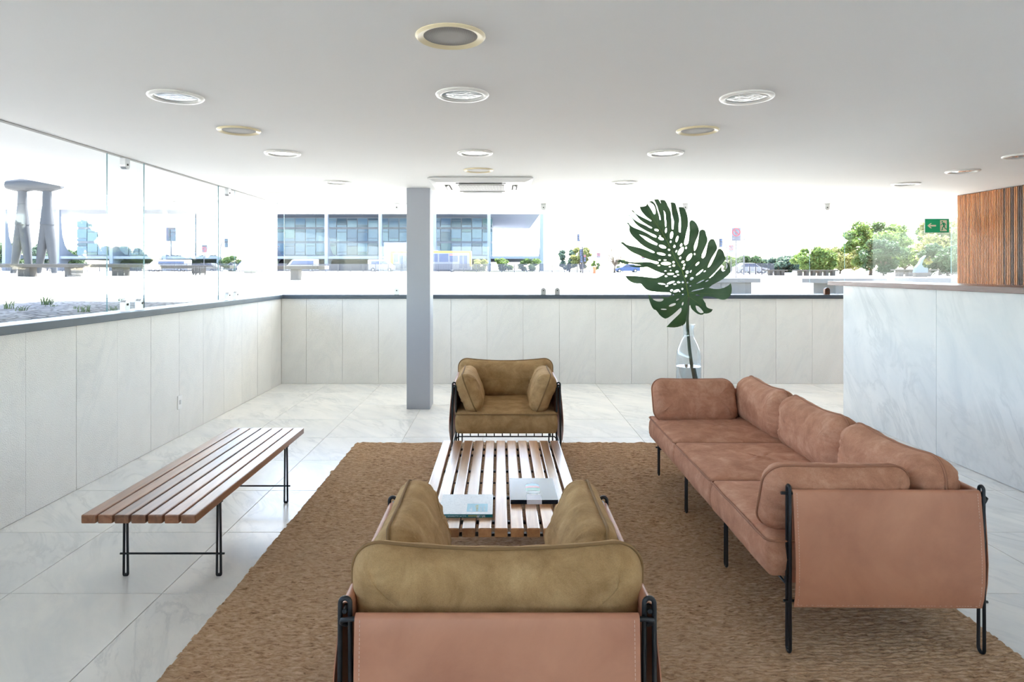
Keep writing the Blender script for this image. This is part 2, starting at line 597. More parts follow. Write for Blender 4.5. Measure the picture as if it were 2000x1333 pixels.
for k in range(len(edges) - 1):
    lo = edges[k] - (0.245 if k else 0)
    hi = min(edges[k + 1] + 0.245, XR) if k < len(edges) - 2 else XR
    cy = YB + (0.075 if k % 2 else 0.053)
    p = pane('x', lo, hi, cy, GZ0, GZ1, 'frameless glass pane over the far wall, %s from the left corner' % ordn[k])
    if k < len(edges) - 2:
        clamp(p, (edges[k + 1], cy, ZC), True, 'x', M['steel'])
        clamp(p, (edges[k + 1], cy, ZS1), False, 'x', M['bronze_steel'] if k == 3 else M['steel'])
        if k == 1: clamp(p, (edges[k + 1] + 0.19, cy, ZS1), False, 'x', M['steel'])
pane('y', YF + 0.02, YB - 0.02, XR + 0.06, GZ0, GZ1, 'glass strip over the right wall behind the slats')
pane('x', XL + 0.02, -0.4, YF - 0.06, GZ0, GZ1, 'glass strip behind the viewer')
tag(MB().box(-0.4, XR + 0.05, YF - 0.16, YF - 0.02, ZS1, ZC).build('front_light_blocker', M['ceiling']), 'added white wall behind the viewer that blocks light', 'wall', kind='structure')  # unseen wall, added to cut the light entering behind the camera

# ---- column
co = empty('column', (-0.912, 7.46, 0), 0, 'square grey painted column left of the far armchair, from floor to ceiling', 'column')
MB().box(-0.131, 0.131, -0.165, 0.165, 0, ZC - 0.0005, 0.004).build('shaft', M['column'], co)

# ---- marble counter with its dark wooden top
cn = empty('marble_counter', (3.82, 4.4, 0), 0, 'tall white veined marble counter at the right', 'counter')
MB().box(-0.155, 0.175, -3.4, 2.548, 0, 1.386).build('core', M['grout'], cn)
cuts = [2.564, 5.48 - 4.4, 4.0 - 4.4, 2.52 - 4.4, 1.04 - 4.4 - 0.04]
for i in range(len(cuts) - 1):
    L = cuts[i] - cuts[i + 1] - 0.003
    MB().box(-0.01, 0.01, -L / 2, L / 2, -0.692, 0.692, 0.0015).build('front_panel', M['counterstone'], cn, loc=(-0.165, (cuts[i] + cuts[i + 1]) / 2, 0.694))
MB().box(-0.165, 0.175, -0.01, 0.01, -0.692, 0.692, 0.0015).build('end_panel', M['counterstone'], cn, loc=(0.01, 2.558, 0.694))
ct = empty('counter_top', (3.84, 4.4, 1.3875), 0, 'dark brown wooden slab lying on the marble counter', 'worktop')
MB().box(-0.28, 0.28, -3.42, 2.73, 0, 0.044, 0.003).build('slab', M['wood_c'], ct)

# ---- wall of vertical timber slats
sw = empty('slatted_partition', (5.60, 8.0, 0), 0, 'tall partition of narrow vertical reddish timber slats behind the counter', 'partition')
MB().box(0.03, 0.07, -5.0, 0.0, 0, ZC - 0.002).build('backing', M['dark_slot'], sw)
MB().box(-0.012, 0.07, 0.0, 0.012, 0, ZC - 0.002, 0.001).build('end_board', M['wood_s'], sw)
sl = MB().box(-0.012, 0.030, -0.0068, 0.0068, 0, ZC - 0.012, 0.0012).mesh('slat', M['wood_s'])
sld = MB().box(-0.012, 0.030, -0.0068, 0.0068, 0, ZC - 0.012, 0.0012).mesh('slat', M['wood_sd'])
dark = {29, 33, 34, 37, 38, 39}
for k in range(199):
    link('slat', sld if (k in dark or (k > 46 and rnd.random() < 0.12)) else sl, sw, loc=(0, -0.014 - 0.0248 * k, 0.004))

# ---- ceiling fittings
M['lens'] = Mat('ribbed_glass_lens', srgb(160, 168, 170), 0.08, 0, 0.5)
_c = M['lens'].coords('Object')
_v = M['lens'].n('TexVoronoi'); _v.inputs['Scale'].default_value = 45
M['lens'].l(_c, _v.inputs['Vector'])
M['lens'].bump(_v.outputs['Distance'], 0.25, 0.004)
M['lens'].p.inputs['Coat Weight'].default_value = 1.0
M['lens'].p.inputs['Coat Roughness'].default_value = 0.02
M['lens'] = M['lens'].m
M['cream'] = plain('aged_cream_enamel', srgb(230, 217, 182), 0.4, vary=0.05)
M['mesh_grey'] = Mat('perforated_grille', srgb(150, 149, 145), 0.6, 0.3)
_g = M['mesh_grey']
_v = _g.n('TexVoronoi'); _v.inputs['Scale'].default_value = 260; _v.inputs['Randomness'].default_value = 0.0
_g.l(_g.coords('Object'), _v.inputs['Vector'])
_g.base(_g.ramp(_v.outputs['Distance'], [(0.22, srgb(90, 88, 86)), (0.36, srgb(172, 170, 166))]))
M['mesh_grey'] = _g.m

ring_l = MB().lathe([(0.108, 0.0), (0.137, 0.0), (0.139, -0.004), (0.134, -0.011), (0.114, -0.013), (0.108, -0.009), (0.108, 0.0)], 48).mesh('ring', M['white_metal'], True, 50)
lens_l = MB().lathe([(0.0, -0.0055), (0.07, -0.0055), (0.104, -0.0045), (0.108, -0.003), (0.108, 0.0)], 48).mesh('lens', M['lens'], True, 50)
ring_s = MB().lathe([(0.104, 0.0), (0.136, 0.0), (0.137, -0.004), (0.128, -0.012), (0.106, -0.004), (0.104, 0.0)], 48).mesh('ring', M['cream'], True, 50)
cone_s = MB().lathe([(0.0, -0.0055), (0.05, -0.005), (0.1, -0.0035), (0.105, -0.0025), (0.105, 0.0)], 48).mesh('grille', M['mesh_grey'], True, 50)


def downlight(x, y, label):
    e = empty('ceiling_downlight', (x, y, ZC), 0, label, 'ceiling light', 'recessed round downlights')
    link('ring', ring_l, e)
    link('lens', lens_l, e)


def speaker(x, y, label):
    e = empty('ceiling_speaker', (x, y, ZC), 0, label, 'speaker', 'round ceiling speakers')
    link('ring', ring_s, e)
    link('grille', cone_s, e)


downlight(-0.197, 3.405, 'white ringed glass downlight, second disc from the top of the middle row')
downlight(-1.705, 3.445, 'glass downlight with a tiled pattern in its lens, top of the left row')
downlight(1.300, 3.455, 'grey glass downlight with chipped plaster round its rim, highest in the right row')
downlight(-1.700, 5.12, 'white downlight in the left row just past the cream ringed speaker')
downlight(-0.195, 5.10, 'white downlight in the middle row just before the small speaker by the air conditioner')
downlight(1.288, 5.11, 'white downlight in the right row just past the cream ringed speaker')
downlight(-1.697, 6.81, 'small far white downlight left of the column and air conditioner')
downlight(1.292, 6.81, 'small far white downlight right of the air conditioner, above the leaf')
downlight(4.288, 6.93, 'white downlight over the counter, farthest of those near the slats')
downlight(4.262, 6.04, 'white downlight over the counter, middle one of three toward the right edge')
downlight(4.170, 5.23, 'downlight over the counter cut off by the right edge of the picture')
speaker(-0.194, 2.557, 'large grey mesh speaker with a cream ring, nearest disc at the top')
speaker(-1.706, 4.28, 'grey mesh speaker with a yellowed ring in the left row of discs')
speaker(1.289, 4.28, 'grey mesh speaker with a yellowed ring in the right row of discs')
speaker(-0.198, 5.976, 'small cream ringed speaker right in front of the air conditioner')

ac = empty('cassette_air_conditioner', (-0.195, 6.88, ZC - 0.001), 0, 'white square ceiling cassette air conditioner beside the column', 'air conditioner')
m = MB()
prof = [(0.50, 0.0), (0.52, -0.012), (0.515, -0.022), (0.44, -0.045)]
for (r0, z0), (r1, z1) in zip(prof, prof[1:]):
    q0 = [(-r0, -r0 * 0.93, z0), (r0, -r0 * 0.93, z0), (r0, r0 * 0.93, z0), (-r0, r0 * 0.93, z0)]
    q1 = [(-r1, -r1 * 0.93, z1), (r1, -r1 * 0.93, z1), (r1, r1 * 0.93, z1), (-r1, r1 * 0.93, z1)]
    m.add(q0 + q1, [(i, (i + 1) % 4, 4 + (i + 1) % 4, 4 + i) for i in range(4)])
m.add([(-0.44, -0.41, -0.045), (0.44, -0.41, -0.045), (0.44, 0.41, -0.045), (-0.44, 0.41, -0.045)], [(0, 1, 2, 3)])
m.build('casing', M['white_plastic'], ac)
MB().box(-0.235, 0.235, -0.215, 0.215, -0.049, -0.046).build('grille_recess', M['dark_slot'], ac)
gb = MB().box(-0.002, 0.002, -0.215, 0.215, -0.002, 0.0, 0).mesh('grille_bar', M['white_plastic'])
gc = MB().box(-0.235, 0.235, -0.003, 0.003, -0.002, 0.0, 0).mesh('grille_bar', M['white_plastic'])
for k in range(34): link('grille_bar', gb, ac, loc=(-0.231 + 0.014 * k, 0, -0.0492))
for k in range(9): link('grille_bar', gc, ac, loc=(0, -0.2 + 0.05 * k, -0.0495))
for (sx, sy, w, h) in ((0, -0.335, 0.25, 0.026), (0, 0.335, 0.25, 0.026), (-0.345, 0, 0.028, 0.2), (0.345, 0, 0.028, 0.2)):
    MB().box(-w, w, -h, h, -0.0475, -0.0455).build('air_slot', M['dark_slot'], ac, loc=(sx, sy, 0))
    lw, lh = (w * 0.86, 0.013) if w > h else (0.014, h * 0.86)
    MB().box(-lw, lw, -lh, lh, -0.004, 0.004, 0.0015).build('louver', M['white_plastic'], ac, mtx=T(sx, sy, -0.054, (0.5 if sy < 0 else -0.5) if w > h else 0, 0 if w > h else (0.5 if sx > 0 else -0.5), 0))

ht = empty('ceiling_hatch', (-2.645, 8.10, ZC), 0, 'flush white access hatch with a row of slits in the far left ceiling', 'hatch')
MB().box(-0.255, 0.255, -0.37, 0.37, -0.006, 0, 0.002).build('cover', M['white_plastic'], ht)
sm = MB().box(-0.007, 0.007, -0.016, 0.016, -0.0015, 0).mesh('slit', M['dark_slot'])
for k in range(15): link('slit', sm, ht, loc=(-0.2 + 0.0285 * k, 0.31, -0.006))
M['soffit_grey'] = plain('grey_recess', srgb(180, 180, 178), 0.8)
hv = empty('soffit_vent', (-3.93, 8.36, ZC), 0, 'square framed recess in the eaves outside the left glass', 'vent')
m = MB()
for a, b, c, d in ((-0.44, 0.44, -0.36, -0.31), (-0.44, 0.44, 0.31, 0.36), (-0.44, -0.39, -0.31, 0.31), (0.39, 0.44, -0.31, 0.31)):
    m.box(a, b, c, d, -0.03, 0, 0.002)
m.build('frame', M['white_metal'], hv)
MB().box(-0.39, 0.39, -0.31, 0.31, -0.004, 0).build('recess', M['soffit_grey'], hv)

# ---- wall socket
so = empty('wall_socket', (XL, 6.094, 0.322), 0, 'white double wall socket plate on the left marble wall', 'socket')
MB().box(0.0, 0.009, -0.038, 0.038, -0.062, 0.062, 0.003).build('plate', M['white_plastic'], so)
MB().box(0.009, 0.0115, -0.013, 0.013, -0.02, 0.02, 0.001).build('insert', M['steel'], so)

# ---- hanging exit sign
M['sign_green'] = plain('sign_green', srgb(16, 182, 130), 0.35, vary=0)
M['sign_white'] = plain('sign_white', srgb(236, 238, 222), 0.4, vary=0)
M['acrylic'] = plain('clear_acrylic_rim', srgb(206, 216, 212), 0.2, vary=0)
ex = empty('exit_sign', (5.264, 7.9, 2.086), 0, 'green hanging exit sign with a white arrow and running figure', 'sign')
MB().box(-0.149, 0.149, -0.0025, 0.004, -0.088, 0.088, 0.001).build('rim', M['acrylic'], ex)
MB().box(-0.142, 0.142, -0.0045, -0.002, -0.081, 0.081).build('plate', M['sign_green'], ex)
MB().prism([(-0.118, 0.0), (-0.082, 0.03), (-0.064, 0.03), (-0.086, 0.0095), (-0.014, 0.0095), (-0.014, -0.0095), (-0.086, -0.0095), (-0.064, -0.03), (-0.082, -0.03)], -0.0056, -0.004).build('arrow', M['sign_white'], ex)
MB().box(0.036, 0.116, -0.0056, -0.004, -0.066, 0.066).build('doorway', M['sign_white'], ex)
m = MB()
def stroke(pts, w):
    for (x0, z0), (x1, z1) in zip(pts, pts[1:]):
        d = Vector((x1 - x0, z1 - z0)); L = d.length; d /= L; n_ = Vector((-d.y, d.x)) * w / 2
        m.prism([(x0 + n_.x, z0 + n_.y), (x0 - n_.x, z0 - n_.y), (x1 - n_.x, z1 - n_.y), (x1 + n_.x, z1 + n_.y)], -0.0068, -0.005)
m.prism(arc(0.060, 0.047, 0.0095, 0, 330, 11), -0.0068, -0.005)
stroke([(0.070, 0.036), (0.085, 0.0), (0.080, -0.012)], 0.022)
stroke([(0.066, 0.032), (0.052, 0.012), (0.040, 0.008)], 0.008)
stroke([(0.078, 0.034), (0.096, 0.024), (0.104, 0.006)], 0.008)
stroke([(0.080, -0.008), (0.063, -0.024), (0.062, -0.05), (0.050, -0.053)], 0.011)
stroke([(0.084, -0.008), (0.092, -0.03), (0.112, -0.044), (0.118, -0.04)], 0.011)
m.build('running_figure', M['sign_green'], ex)
for x in (0.07,):
    m = MB(); m.tube([(x, 0.0, 0.086), (x, 0.0, ZC - 2.086)], 0.0022, 6); m.build('hanger', M['steel'], ex)

# ------------------------------------------------------------------ rug
RX0, RX1, RY0, RY1, RT = -1.29, 2.085, 1.35, 5.86, 0.012


def make_rug():
    m = Mat('woven_jute', srgb(168, 130, 92), 0.95, 0, 0.1)
    co = m.coords('Object', (26, 110, 1))
    f = m.noise(co, 1.0, 5, 0.65, 0.6)
    g = m.noise(m.coords('Object', (1.2, 1.6, 1)), 1.0, 4, 0.6)
    c = m.ramp(f, [(0.3, srgb(112, 80, 54)), (0.46, srgb(196, 160, 124)), (0.7, srgb(232, 204, 172))])
    m.base(m.mix(m.ramp(g, [(0.35, (0, 0, 0)), (0.7, (0.5, 0.5, 0.5))]), c, srgb(192, 164, 136)))
    m.bump(m.noise(m.coords('Object', (60, 220, 1)), 1.0, 4, 0.7), 1.0, 0.006)
    pitch, sub = 0.0205, 5
    rows = int((RY1 - RY0) / pitch)
    ny, nx = rows * sub + 1, 330
    rs = np.random.RandomState(3)
    y = np.linspace(RY0, RY1, ny)
    u = np.linspace(0, 1, nx)
    X = RX0 + (RX1 - RX0) * u[None, :].repeat(ny, 0)
    Y = y[:, None].repeat(nx, 1)
    row = np.arange(ny) / sub
    kn = np.arange(0, nx + 5, 5)
    wr_ = rs.randn(rows + 3, len(kn)) * 0.17
    wob = np.stack([np.interp(np.arange(nx), kn, q) for q in wr_])
    fl_ = row[:, None] * np.ones((1, nx))
    r0_ = np.clip(fl_.astype(int), 0, rows)
    tt = fl_ - r0_
    cidx = np.arange(nx)[None, :]
    ph = fl_ + wob[r0_, cidx] * (1 - tt) + wob[r0_ + 1, cidx] * tt
    # each row of yarn is a chain of twisted bumps
    ridge = np.abs(np.sin(np.pi * ph)) ** 0.7
    seg = rs.rand(rows + 2, nx // 3 + 2)
    ri = np.clip(np.floor(ph).astype(int), 0, rows)
    ci = np.linspace(0, nx // 3, nx)
    c0 = np.floor(ci).astype(int)
    fr = ci - c0
    amp = seg[ri, c0[None, :]] * (1 - fr) + seg[ri, np.minimum(c0 + 1, nx // 3 + 1)[None, :]] * fr
    Z = 0.001 + ridge * (0.004 + 0.010 * amp) + rs.rand(ny, nx) * 0.0016
    jit = rs.randn(rows + 2) * 0.0045
    side = jit[np.clip((np.arange(ny) / sub).astype(int), 0, rows)]
    X += side[:, None] * (1 - 2 * u[None, :])
    Y += np.interp(np.arange(nx), np.arange(0, nx + 6, 6), rs.randn(len(np.arange(0, nx + 6, 6))) * 0.004)[None, :]
    Z[0, :] = Z[-1, :] = 0.001
    Z[:, 0] = Z[:, -1] = 0.001
    V = np.stack([X, Y, Z], -1).reshape(-1, 3).astype(np.float32)
    idx = np.arange(ny * nx).reshape(ny, nx)
    F = np.stack([idx[:-1, :-1], idx[:-1, 1:], idx[1:, 1:], idx[1:, :-1]], -1).reshape(-1, 4)
    # underside
    V2 = np.array([[RX0, RY0, 0.0005], [RX1, RY0, 0.0005], [RX1, RY1, 0.0005], [RX0, RY1, 0.0005]], np.float32)
    V = np.concatenate([V, V2])
    nb = ny * nx
    F = np.concatenate([F, np.array([[nb + 3, nb + 2, nb + 1, nb]])])
    me = bpy.data.meshes.new('rug')
    me.vertices.add(len(V)); me.vertices.foreach_set('co', V.ravel())
    me.loops.add(F.size); me.loops.foreach_set('vertex_index', F.ravel().astype(np.int32))
    me.polygons.add(len(F))
    me.polygons.foreach_set('loop_start', np.arange(0, F.size, 4, dtype=np.int32))
    me.polygons.foreach_set('use_smooth', np.ones(len(F), bool))
    me.materials.append(m.m)
    me.update(calc_edges=True)
    tag(link('rug', me), 'large brown woven jute rug under the seating group', 'rug')


make_rug()


# ------------------------------------------------------------------ cushions
def outline(a, b, r, n):
    """n points round a rounded rectangle with half sizes a, b, evenly spaced by length"""
    r = max(min(r, a, b), 1e-4)
    segs = []
    sx, sy = a - r, b - r
    seq = [((-sx, -b), (sx, -b), None), (None, None, (sx, -sy, -90)), ((a, -sy), (a, sy), None), (None, None, (sx, sy, 0)),
           ((sx, b), (-sx, b), None), (None, None, (-sx, sy, 90)), ((-a, sy), (-a, -sy), None), (None, None, (-sx, -sy, 180))]
    pts = []
    dense = []
    for p, q, c in seq:
        if c is None:
            for k in range(40): dense.append((p[0] + (q[0] - p[0]) * k / 40, p[1] + (q[1] - p[1]) * k / 40))
        else:
            for k in range(24):
                an = math.radians(c[2] + 90 * k / 24)
                dense.append((c[0] + r * math.cos(an), c[1] + r * math.sin(an)))
    return dense


FIX = {}


def ring_pts(a, b, r, n, fr):
    d = outline(a, b, r, n)
    return [d[int(f)] for f in fr]


def cushion(w, h, t, rc, seed, box=False, dip=0.0, wr=1.0, puff=0.18):
    """ring-built cushion, outline in x-y, thickness in z. returns (mesh builder, seam polylines)"""
    n = 256
    a, b = w / 2, h / 2
    smax = b * 0.97
    if not box:
        e = min(t * 0.42, b * 0.9)
        ss = [0.0, 0.002, 0.006, 0.012, 0.02, 0.03, 0.042, 0.056, 0.07, 0.085, 0.1, 0.12, 0.14, 0.165]
        ss = [s for s in ss if s < smax * 0.93] + [smax * 0.96]
        def zz(s):
            k = min(s / e, 1.0)
            return t / 2 * ((1 - puff) * math.sqrt(max(0, 1 - (1 - k) ** 2)) + puff * math.sin(min(1, s / smax) * math.pi / 2))
        prof = [(s, -zz(s)) for s in ss[::-1]] + [(s, zz(s)) for s in ss[1:]]
        seams = [(0.0, 0.0)]
    else:
        k = t / 2
        low = [(smax * 0.96, -k), (0.2, -k), (0.09, -k), (0.03, -k + 0.001), (0.012, -k + 0.006), (0.003, -k + 0.016)]
        side = [(0.0, -k + 0.03), (-0.004, -k * 0.5), (-0.007, 0.0), (-0.005, k * 0.5), (0.0, k - 0.02), (0.002, k - 0.006)]
        top = [(0.007, k + 0.002), (0.02, k + 0.006), (0.05, k + 0.012), (0.1, k + 0.018), (0.16, k + 0.022), (0.24, k + 0.025), (smax * 0.96, k + 0.026)]
        prof = low + side + top
        seams = [(-0.001, k - 0.002)]
    base_d = outline(a, b, rc, n)
    tot = len(base_d)
    sel = list(range(0, tot, 2))
    per = [0.0]
    for i in range(1, len(sel)):
        p, q = base_d[sel[i - 1]], base_d[sel[i]]
        per.append(per[-1] + math.hypot(q[0] - p[0], q[1] - p[1]))
    P_ = per[-1]

    def place(i, s, z, rigid=False):
        d = outline_cache(a - s, b - s, max(rc - s, 0.004))
        x, y = d[sel[i]]
        if y > 0 and dip: y -= dip * (1 - (x / a) ** 2) * (y / b)
        ang = per[i] / P_ * 2 * math.pi
        cx, cy = math.cos(ang) * P_ / 6.28, math.sin(ang) * P_ / 6.28
        if not rigid and not box:
            sd = abs(s)
            fold = 0.35 - 1.5 * abs(noise.noise(Vector((cx * 15 + seed, cy * 15, seed * 3.1 + sd * 5 + (1 if z > 0 else 7)))))
            fold2 = noise.noise(Vector((cx * 55 + seed, cy * 55, seed + (3 if z > 0 else 11))))
            env = math.exp(-((sd - 0.04) / 0.06) ** 2) * min(1, sd / 0.012)
            big = noise.noise(Vector((x * 5 + seed * 1.7, y * 7, 2.0 if z > 0 else 9.0)))
            dz = wr * ((0.011 * fold + 0.007 * fold2) * env + 0.011 * big * min(1, sd / 0.06))
            z = z + (dz if z > 0 else -dz)
        elif not rigid and z > t / 2:
            big = noise.noise(Vector((x * 6 + seed, y * 6, seed)))
            fine = noise.noise(Vector((x * 5 + seed, y * 26, seed + 5)))
            z += wr * (0.006 * big + 0.0025 * fine) * min(1, max(0, s) / 0.05)
        if not rigid and box:
            wob = noise.noise(Vector((x * 7 + seed, y * 7, z * 5)))
            x *= 1 + 0.006 * wob / a * 0.3
            y += 0.004 * wob
        return (x, y, z)

    cache = {}
    def outline_cache(aa, bb, r):
        k = (round(aa, 5), round(bb, 5), round(r, 5))
        if k not in cache: cache[k] = outline(aa, bb, r, n)
        return cache[k]

    N = len(sel)
    mb = MB()
    vs = []
    for s, z in prof:
        for i in range(N): vs.append(place(i, s, z))
    fs = []
    for k in range(len(prof) - 1):
        for i in range(N):
            fs.append((k * N + i, k * N + (i + 1) % N, (k + 1) * N + (i + 1) % N, (k + 1) * N + i))
    # close both faces along the central ridge
    for k, rev in ((0, True), (len(prof) - 1, False)):
        ring = [k * N + i for i in range(N)]
        c = len(vs)
        ctr = [sum(vs[q][j] for q in ring) / N for j in range(3)]
        vs.append(tuple(ctr))
        for i in range(N):
            fs.append((ring[i], ring[(i + 1) % N], c) if not rev else (ring[(i + 1) % N], ring[i], c))
    mb.add(vs, fs)
    sm_ = []
    for s, z in seams:
        sm_.append([place(i, s - 0.0025, z, not box) for i in range(N)])
    return mb, sm_


def cushion_part(name, w, h, t, rc, seed, mat, parent, mtx, box=False, dip=0.0, wr=1.0, puff=0.18, cache={}):
    key = (name, w, h, t, rc, seed, mat.name)
    if key not in cache:
        mb, seams = cushion(w, h, t, rc, seed, box, dip, wr, puff)
        me = mb.mesh(name, mat, True)
        pm = MB()
        for s in seams: pm.tube(s, 0.0050, 6, closed=True)
        cache[key] = (me, pm.mesh('piping', M['pipe_t'] if 'terracotta' in mat.name else M['pipe_o'], True))
    me, pm = cache[key]
    o = link(name, me, parent, mtx=mtx)
    link('piping', pm, o)
    return o


# ------------------------------------------------------------------ rod-framed seating (local front = -y)
R_ = 0.0066
FY, BY = -0.385, 0.385
RAIL = 0.637


def race(x, y, z0, z1, hw0, hw1, r=R_):
    """closed upright rod loop, its plane along x"""
    pts = [(x + px, y, z0 + hw0 + pz) for px, pz in arc(0, 0, hw0, 180, 360, 8)]
    pts += [(x + px, y, z1 - hw1 + pz) for px, pz in arc(0, 0, hw1, 0, 180, 8)]
    return MB().tube(pts, r, 8, closed=True)


def stitches(path, x0, x1, plane, off):
    """dashes along a path offset outward"""
    m = MB()
    return m


def seating(root, a, mods, pitch, mat, seed, back_w, arms=True):
    legs = []
    for sx in (-1, 1):
        for y in (FY, BY):
            race(sx * a, y, 0.0, 0.668, 0.0165, 0.0130).build('leg', M['black'], root, True)
    for k in range(1, mods):
        x = -a + k * (2 * a / mods)
        race(x, FY, 0.0, 0.285, 0.0165, 0.0130).build('leg', M['black'], root, True)
        race(x, BY, 0.0, 0.285, 0.0165, 0.0130).build('leg', M['black'], root, True)
    # rails
    for sx in (-1, 1):
        MB().tube([(sx * a, FY - 0.03, RAIL), (sx * a, BY + 0.01, RAIL)], R_, 8).build('arm_rail', M['black'], root, True, 60)
        MB().tube([(sx * (a + 0.004), FY - 0.022, 0.205), (sx * (a + 0.004), BY + 0.022, 0.205)], 0.0055, 8).build('lower_rail', M['black'], root, True, 60)
    hook = [(-a + 0.004, BY - 0.002, RAIL - 0.04), (-a - 0.008, BY + 0.008, RAIL - 0.03), (-a - 0.004, BY + 0.018, RAIL - 0.018), (-a + 0.02, BY + 0.02, RAIL - 0.014)]
    MB().tube(hook + [(-p[0], p[1], p[2]) for p in hook[::-1]], R_, 8).build('back_rail', M['black'], root, True, 60)
    e = a - 0.012
    MB().tube([(-e, FY + 0.012, 0.19), (-e + 0.004, FY + 0.012, 0.232), (-e + 0.018, FY + 0.012, 0.248), (e - 0.018, FY + 0.012, 0.248), (e - 0.004, FY + 0.012, 0.232), (e, FY + 0.012, 0.19)], 0.0055, 8).build('seat_rail', M['black'], root, True, 60)
    MB().tube([(-e, BY - 0.012, 0.19), (-e + 0.004, BY - 0.012, 0.232), (-e + 0.018, BY - 0.012, 0.248), (e - 0.018, BY - 0.012, 0.248), (e - 0.004, BY - 0.012, 0.232), (e, BY - 0.012, 0.19)], 0.0055, 8).build('seat_rail', M['black'], root, True, 60)
    nb = 12 * mods
    bar = MB().tube([(0, FY + 0.012, 0.248), (0, FY + 0.013, 0.268), (0, FY + 0.022, 0.277), (0, BY - 0.022, 0.277), (0, BY - 0.013, 0.268), (0, BY - 0.012, 0.248)], 0.0045, 6).mesh('seat_bar', M['black'], True, 60)
    for k in range(nb): link('seat_bar', bar, root, loc=(-e + 0.05 + (2 * e - 0.1) * k / (nb - 1), 0, 0))
    # leather slings
    for sx in (-1, 1):
        path = [(-0.014, 0.27), (-0.0155, 0.45), (-0.0145, 0.60)] + [(x_, z_) for x_, z_ in arc(0, RAIL, 0.0135, 170, 20, 8)] + \
               [(0.0185, 0.60), (0.025, 0.54), (0.033, 0.46), (0.039, 0.37), (0.0385, 0.29), (0.032, 0.23), (0.020, 0.188)]
        path = [(sx * (a + p[0]), p[1]) for p in path]
        if sx < 0: path = path
        o = MB().strip(path, FY + 0.012, BY - 0.012, 0.0034, 'xz').build('side_sling', M['leather'], root, True, 40)
        st = MB()
        outer = [(sx * (a + p[0] + 0.0024), p[1]) for p in [(0.0135, 0.642), (0.0185, 0.60), (0.025, 0.54), (0.033, 0.46), (0.039, 0.37), (0.0385, 0.29), (0.032, 0.23), (0.022, 0.197)]]
        for yy in (FY + 0.026, BY - 0.026): dash(st, [(p[0], yy, p[1]) for p in outer])
        dash(st, [(outer[-1][0], FY + 0.026 + (BY - FY - 0.052) * k / 30, outer[-1][1]) for k in range(31)])
        st.build('stitching', M['stitch'], o)
    w = a - 0.032
    yb = BY + 0.02
    path = [(-0.014, 0.26), (-0.016, 0.45), (-0.015, 0.585)] + [(x_, z_) for x_, z_ in arc(0, RAIL - 0.014, 0.0135, 170, 20, 8)] + \
           [(0.0165, 0.585), (0.021, 0.52), (0.027, 0.43), (0.031, 0.34), (0.028, 0.26), (0.018, 0.188)]
    path = [(yb + p[0], p[1]) for p in path]
    o = MB().strip(path, -w, w, 0.0034, 'yz').build('back_sling', M['leather'], root, True, 40)
    st = MB()
    outer = [(yb + p[0] + 0.0024, p[1]) for p in [(0.0135, 0.628), (0.0165, 0.585), (0.021, 0.52), (0.027, 0.43), (0.031, 0.34), (0.028, 0.26), (0.019, 0.197)]]
    for xx in (-w + 0.014, w - 0.014): dash(st, [(xx, p[0], p[1]) for p in outer])
    st.build('stitching', M['stitch'], o)
    # cushions
    sw_ = 2 * a - 0.03
    for k in range(mods):
        cx = -sw_ / 2 + sw_ / mods * (k + 0.5)
        cushion_part('seat_cushion', sw_ / mods - 0.002, 0.80, 0.155, 0.028, seed + k * 3, mat, root, T(cx, -0.062, 0.363), box=True)
    for k in range(mods):
        cx = (-mods / 2 + k + 0.5) * back_w
        cushion_part('back_cushion', back_w + (0.0 if mods == 1 else -0.004), 0.345, 0.205 if mods == 1 else 0.215, 0.085 if mods == 1 else 0.115, seed + 20 + k * 3, mat, root, T(cx, 0.258, 0.602, math.pi / 2 - 0.05), dip=0.03, puff=0.22)
    for sx in (-1, 1):
        cushion_part('arm_cushion', 0.60, 0.315, 0.165, 0.085, seed + 40 + sx, mat, root,
                     T(sx * (a - 0.118), -0.155, 0.585) @ Matrix.Rotation(sx * 0.38, 4, 'Y') @ Matrix.Rotation(math.pi / 2, 4, 'Z') @ Matrix.Rotation(math.pi / 2, 4, 'X'), dip=0.006, puff=0.22)


def dash(mb, pts, step=0.011, dl=0.007, r=0.0009):
    """row of thread stitches along a polyline"""
    P3 = [Vector(p) for p in pts]
    acc = 0.0
    for p, q in zip(P3, P3[1:]):
        L = (q - p).length
        d = (q - p) / L
        t = (step - acc) % step
        while t + dl < L:
            s0, s1 = p + d * t, p + d * (t + dl)
            mb.tube([s0, s1], r, 4)
            t += step
        acc = (L - t + step) % step if L > step else acc + L


sofa = empty('three_seat_sofa', (1.560, 3.772, 0.0145), -math.pi / 2 - 0.012, 'long terracotta suede sofa with leather slings on a black rod frame', 'sofa')
seating(sofa, 1.1365, 3, 0.757, M['suede_t'], 3.0, 0.742)
arm1 = empty('armchair', (0.047, 5.44, 0.0145), 0.0, 'olive tan suede armchair facing the viewer behind the slatted table', 'armchair', 'pair of olive tan armchairs')
seating(arm1, 0.402, 1, 0.757, M['suede_o'], 61.0, 0.815)
arm2 = empty('armchair', (-0.008, 2.118, 0.0145), math.pi, 'olive tan suede armchair seen from behind, its leather back nearest the viewer', 'armchair', 'pair of olive tan armchairs')
seating(arm2, 0.402, 1, 0.757, M['suede_o'], 97.0, 0.815)


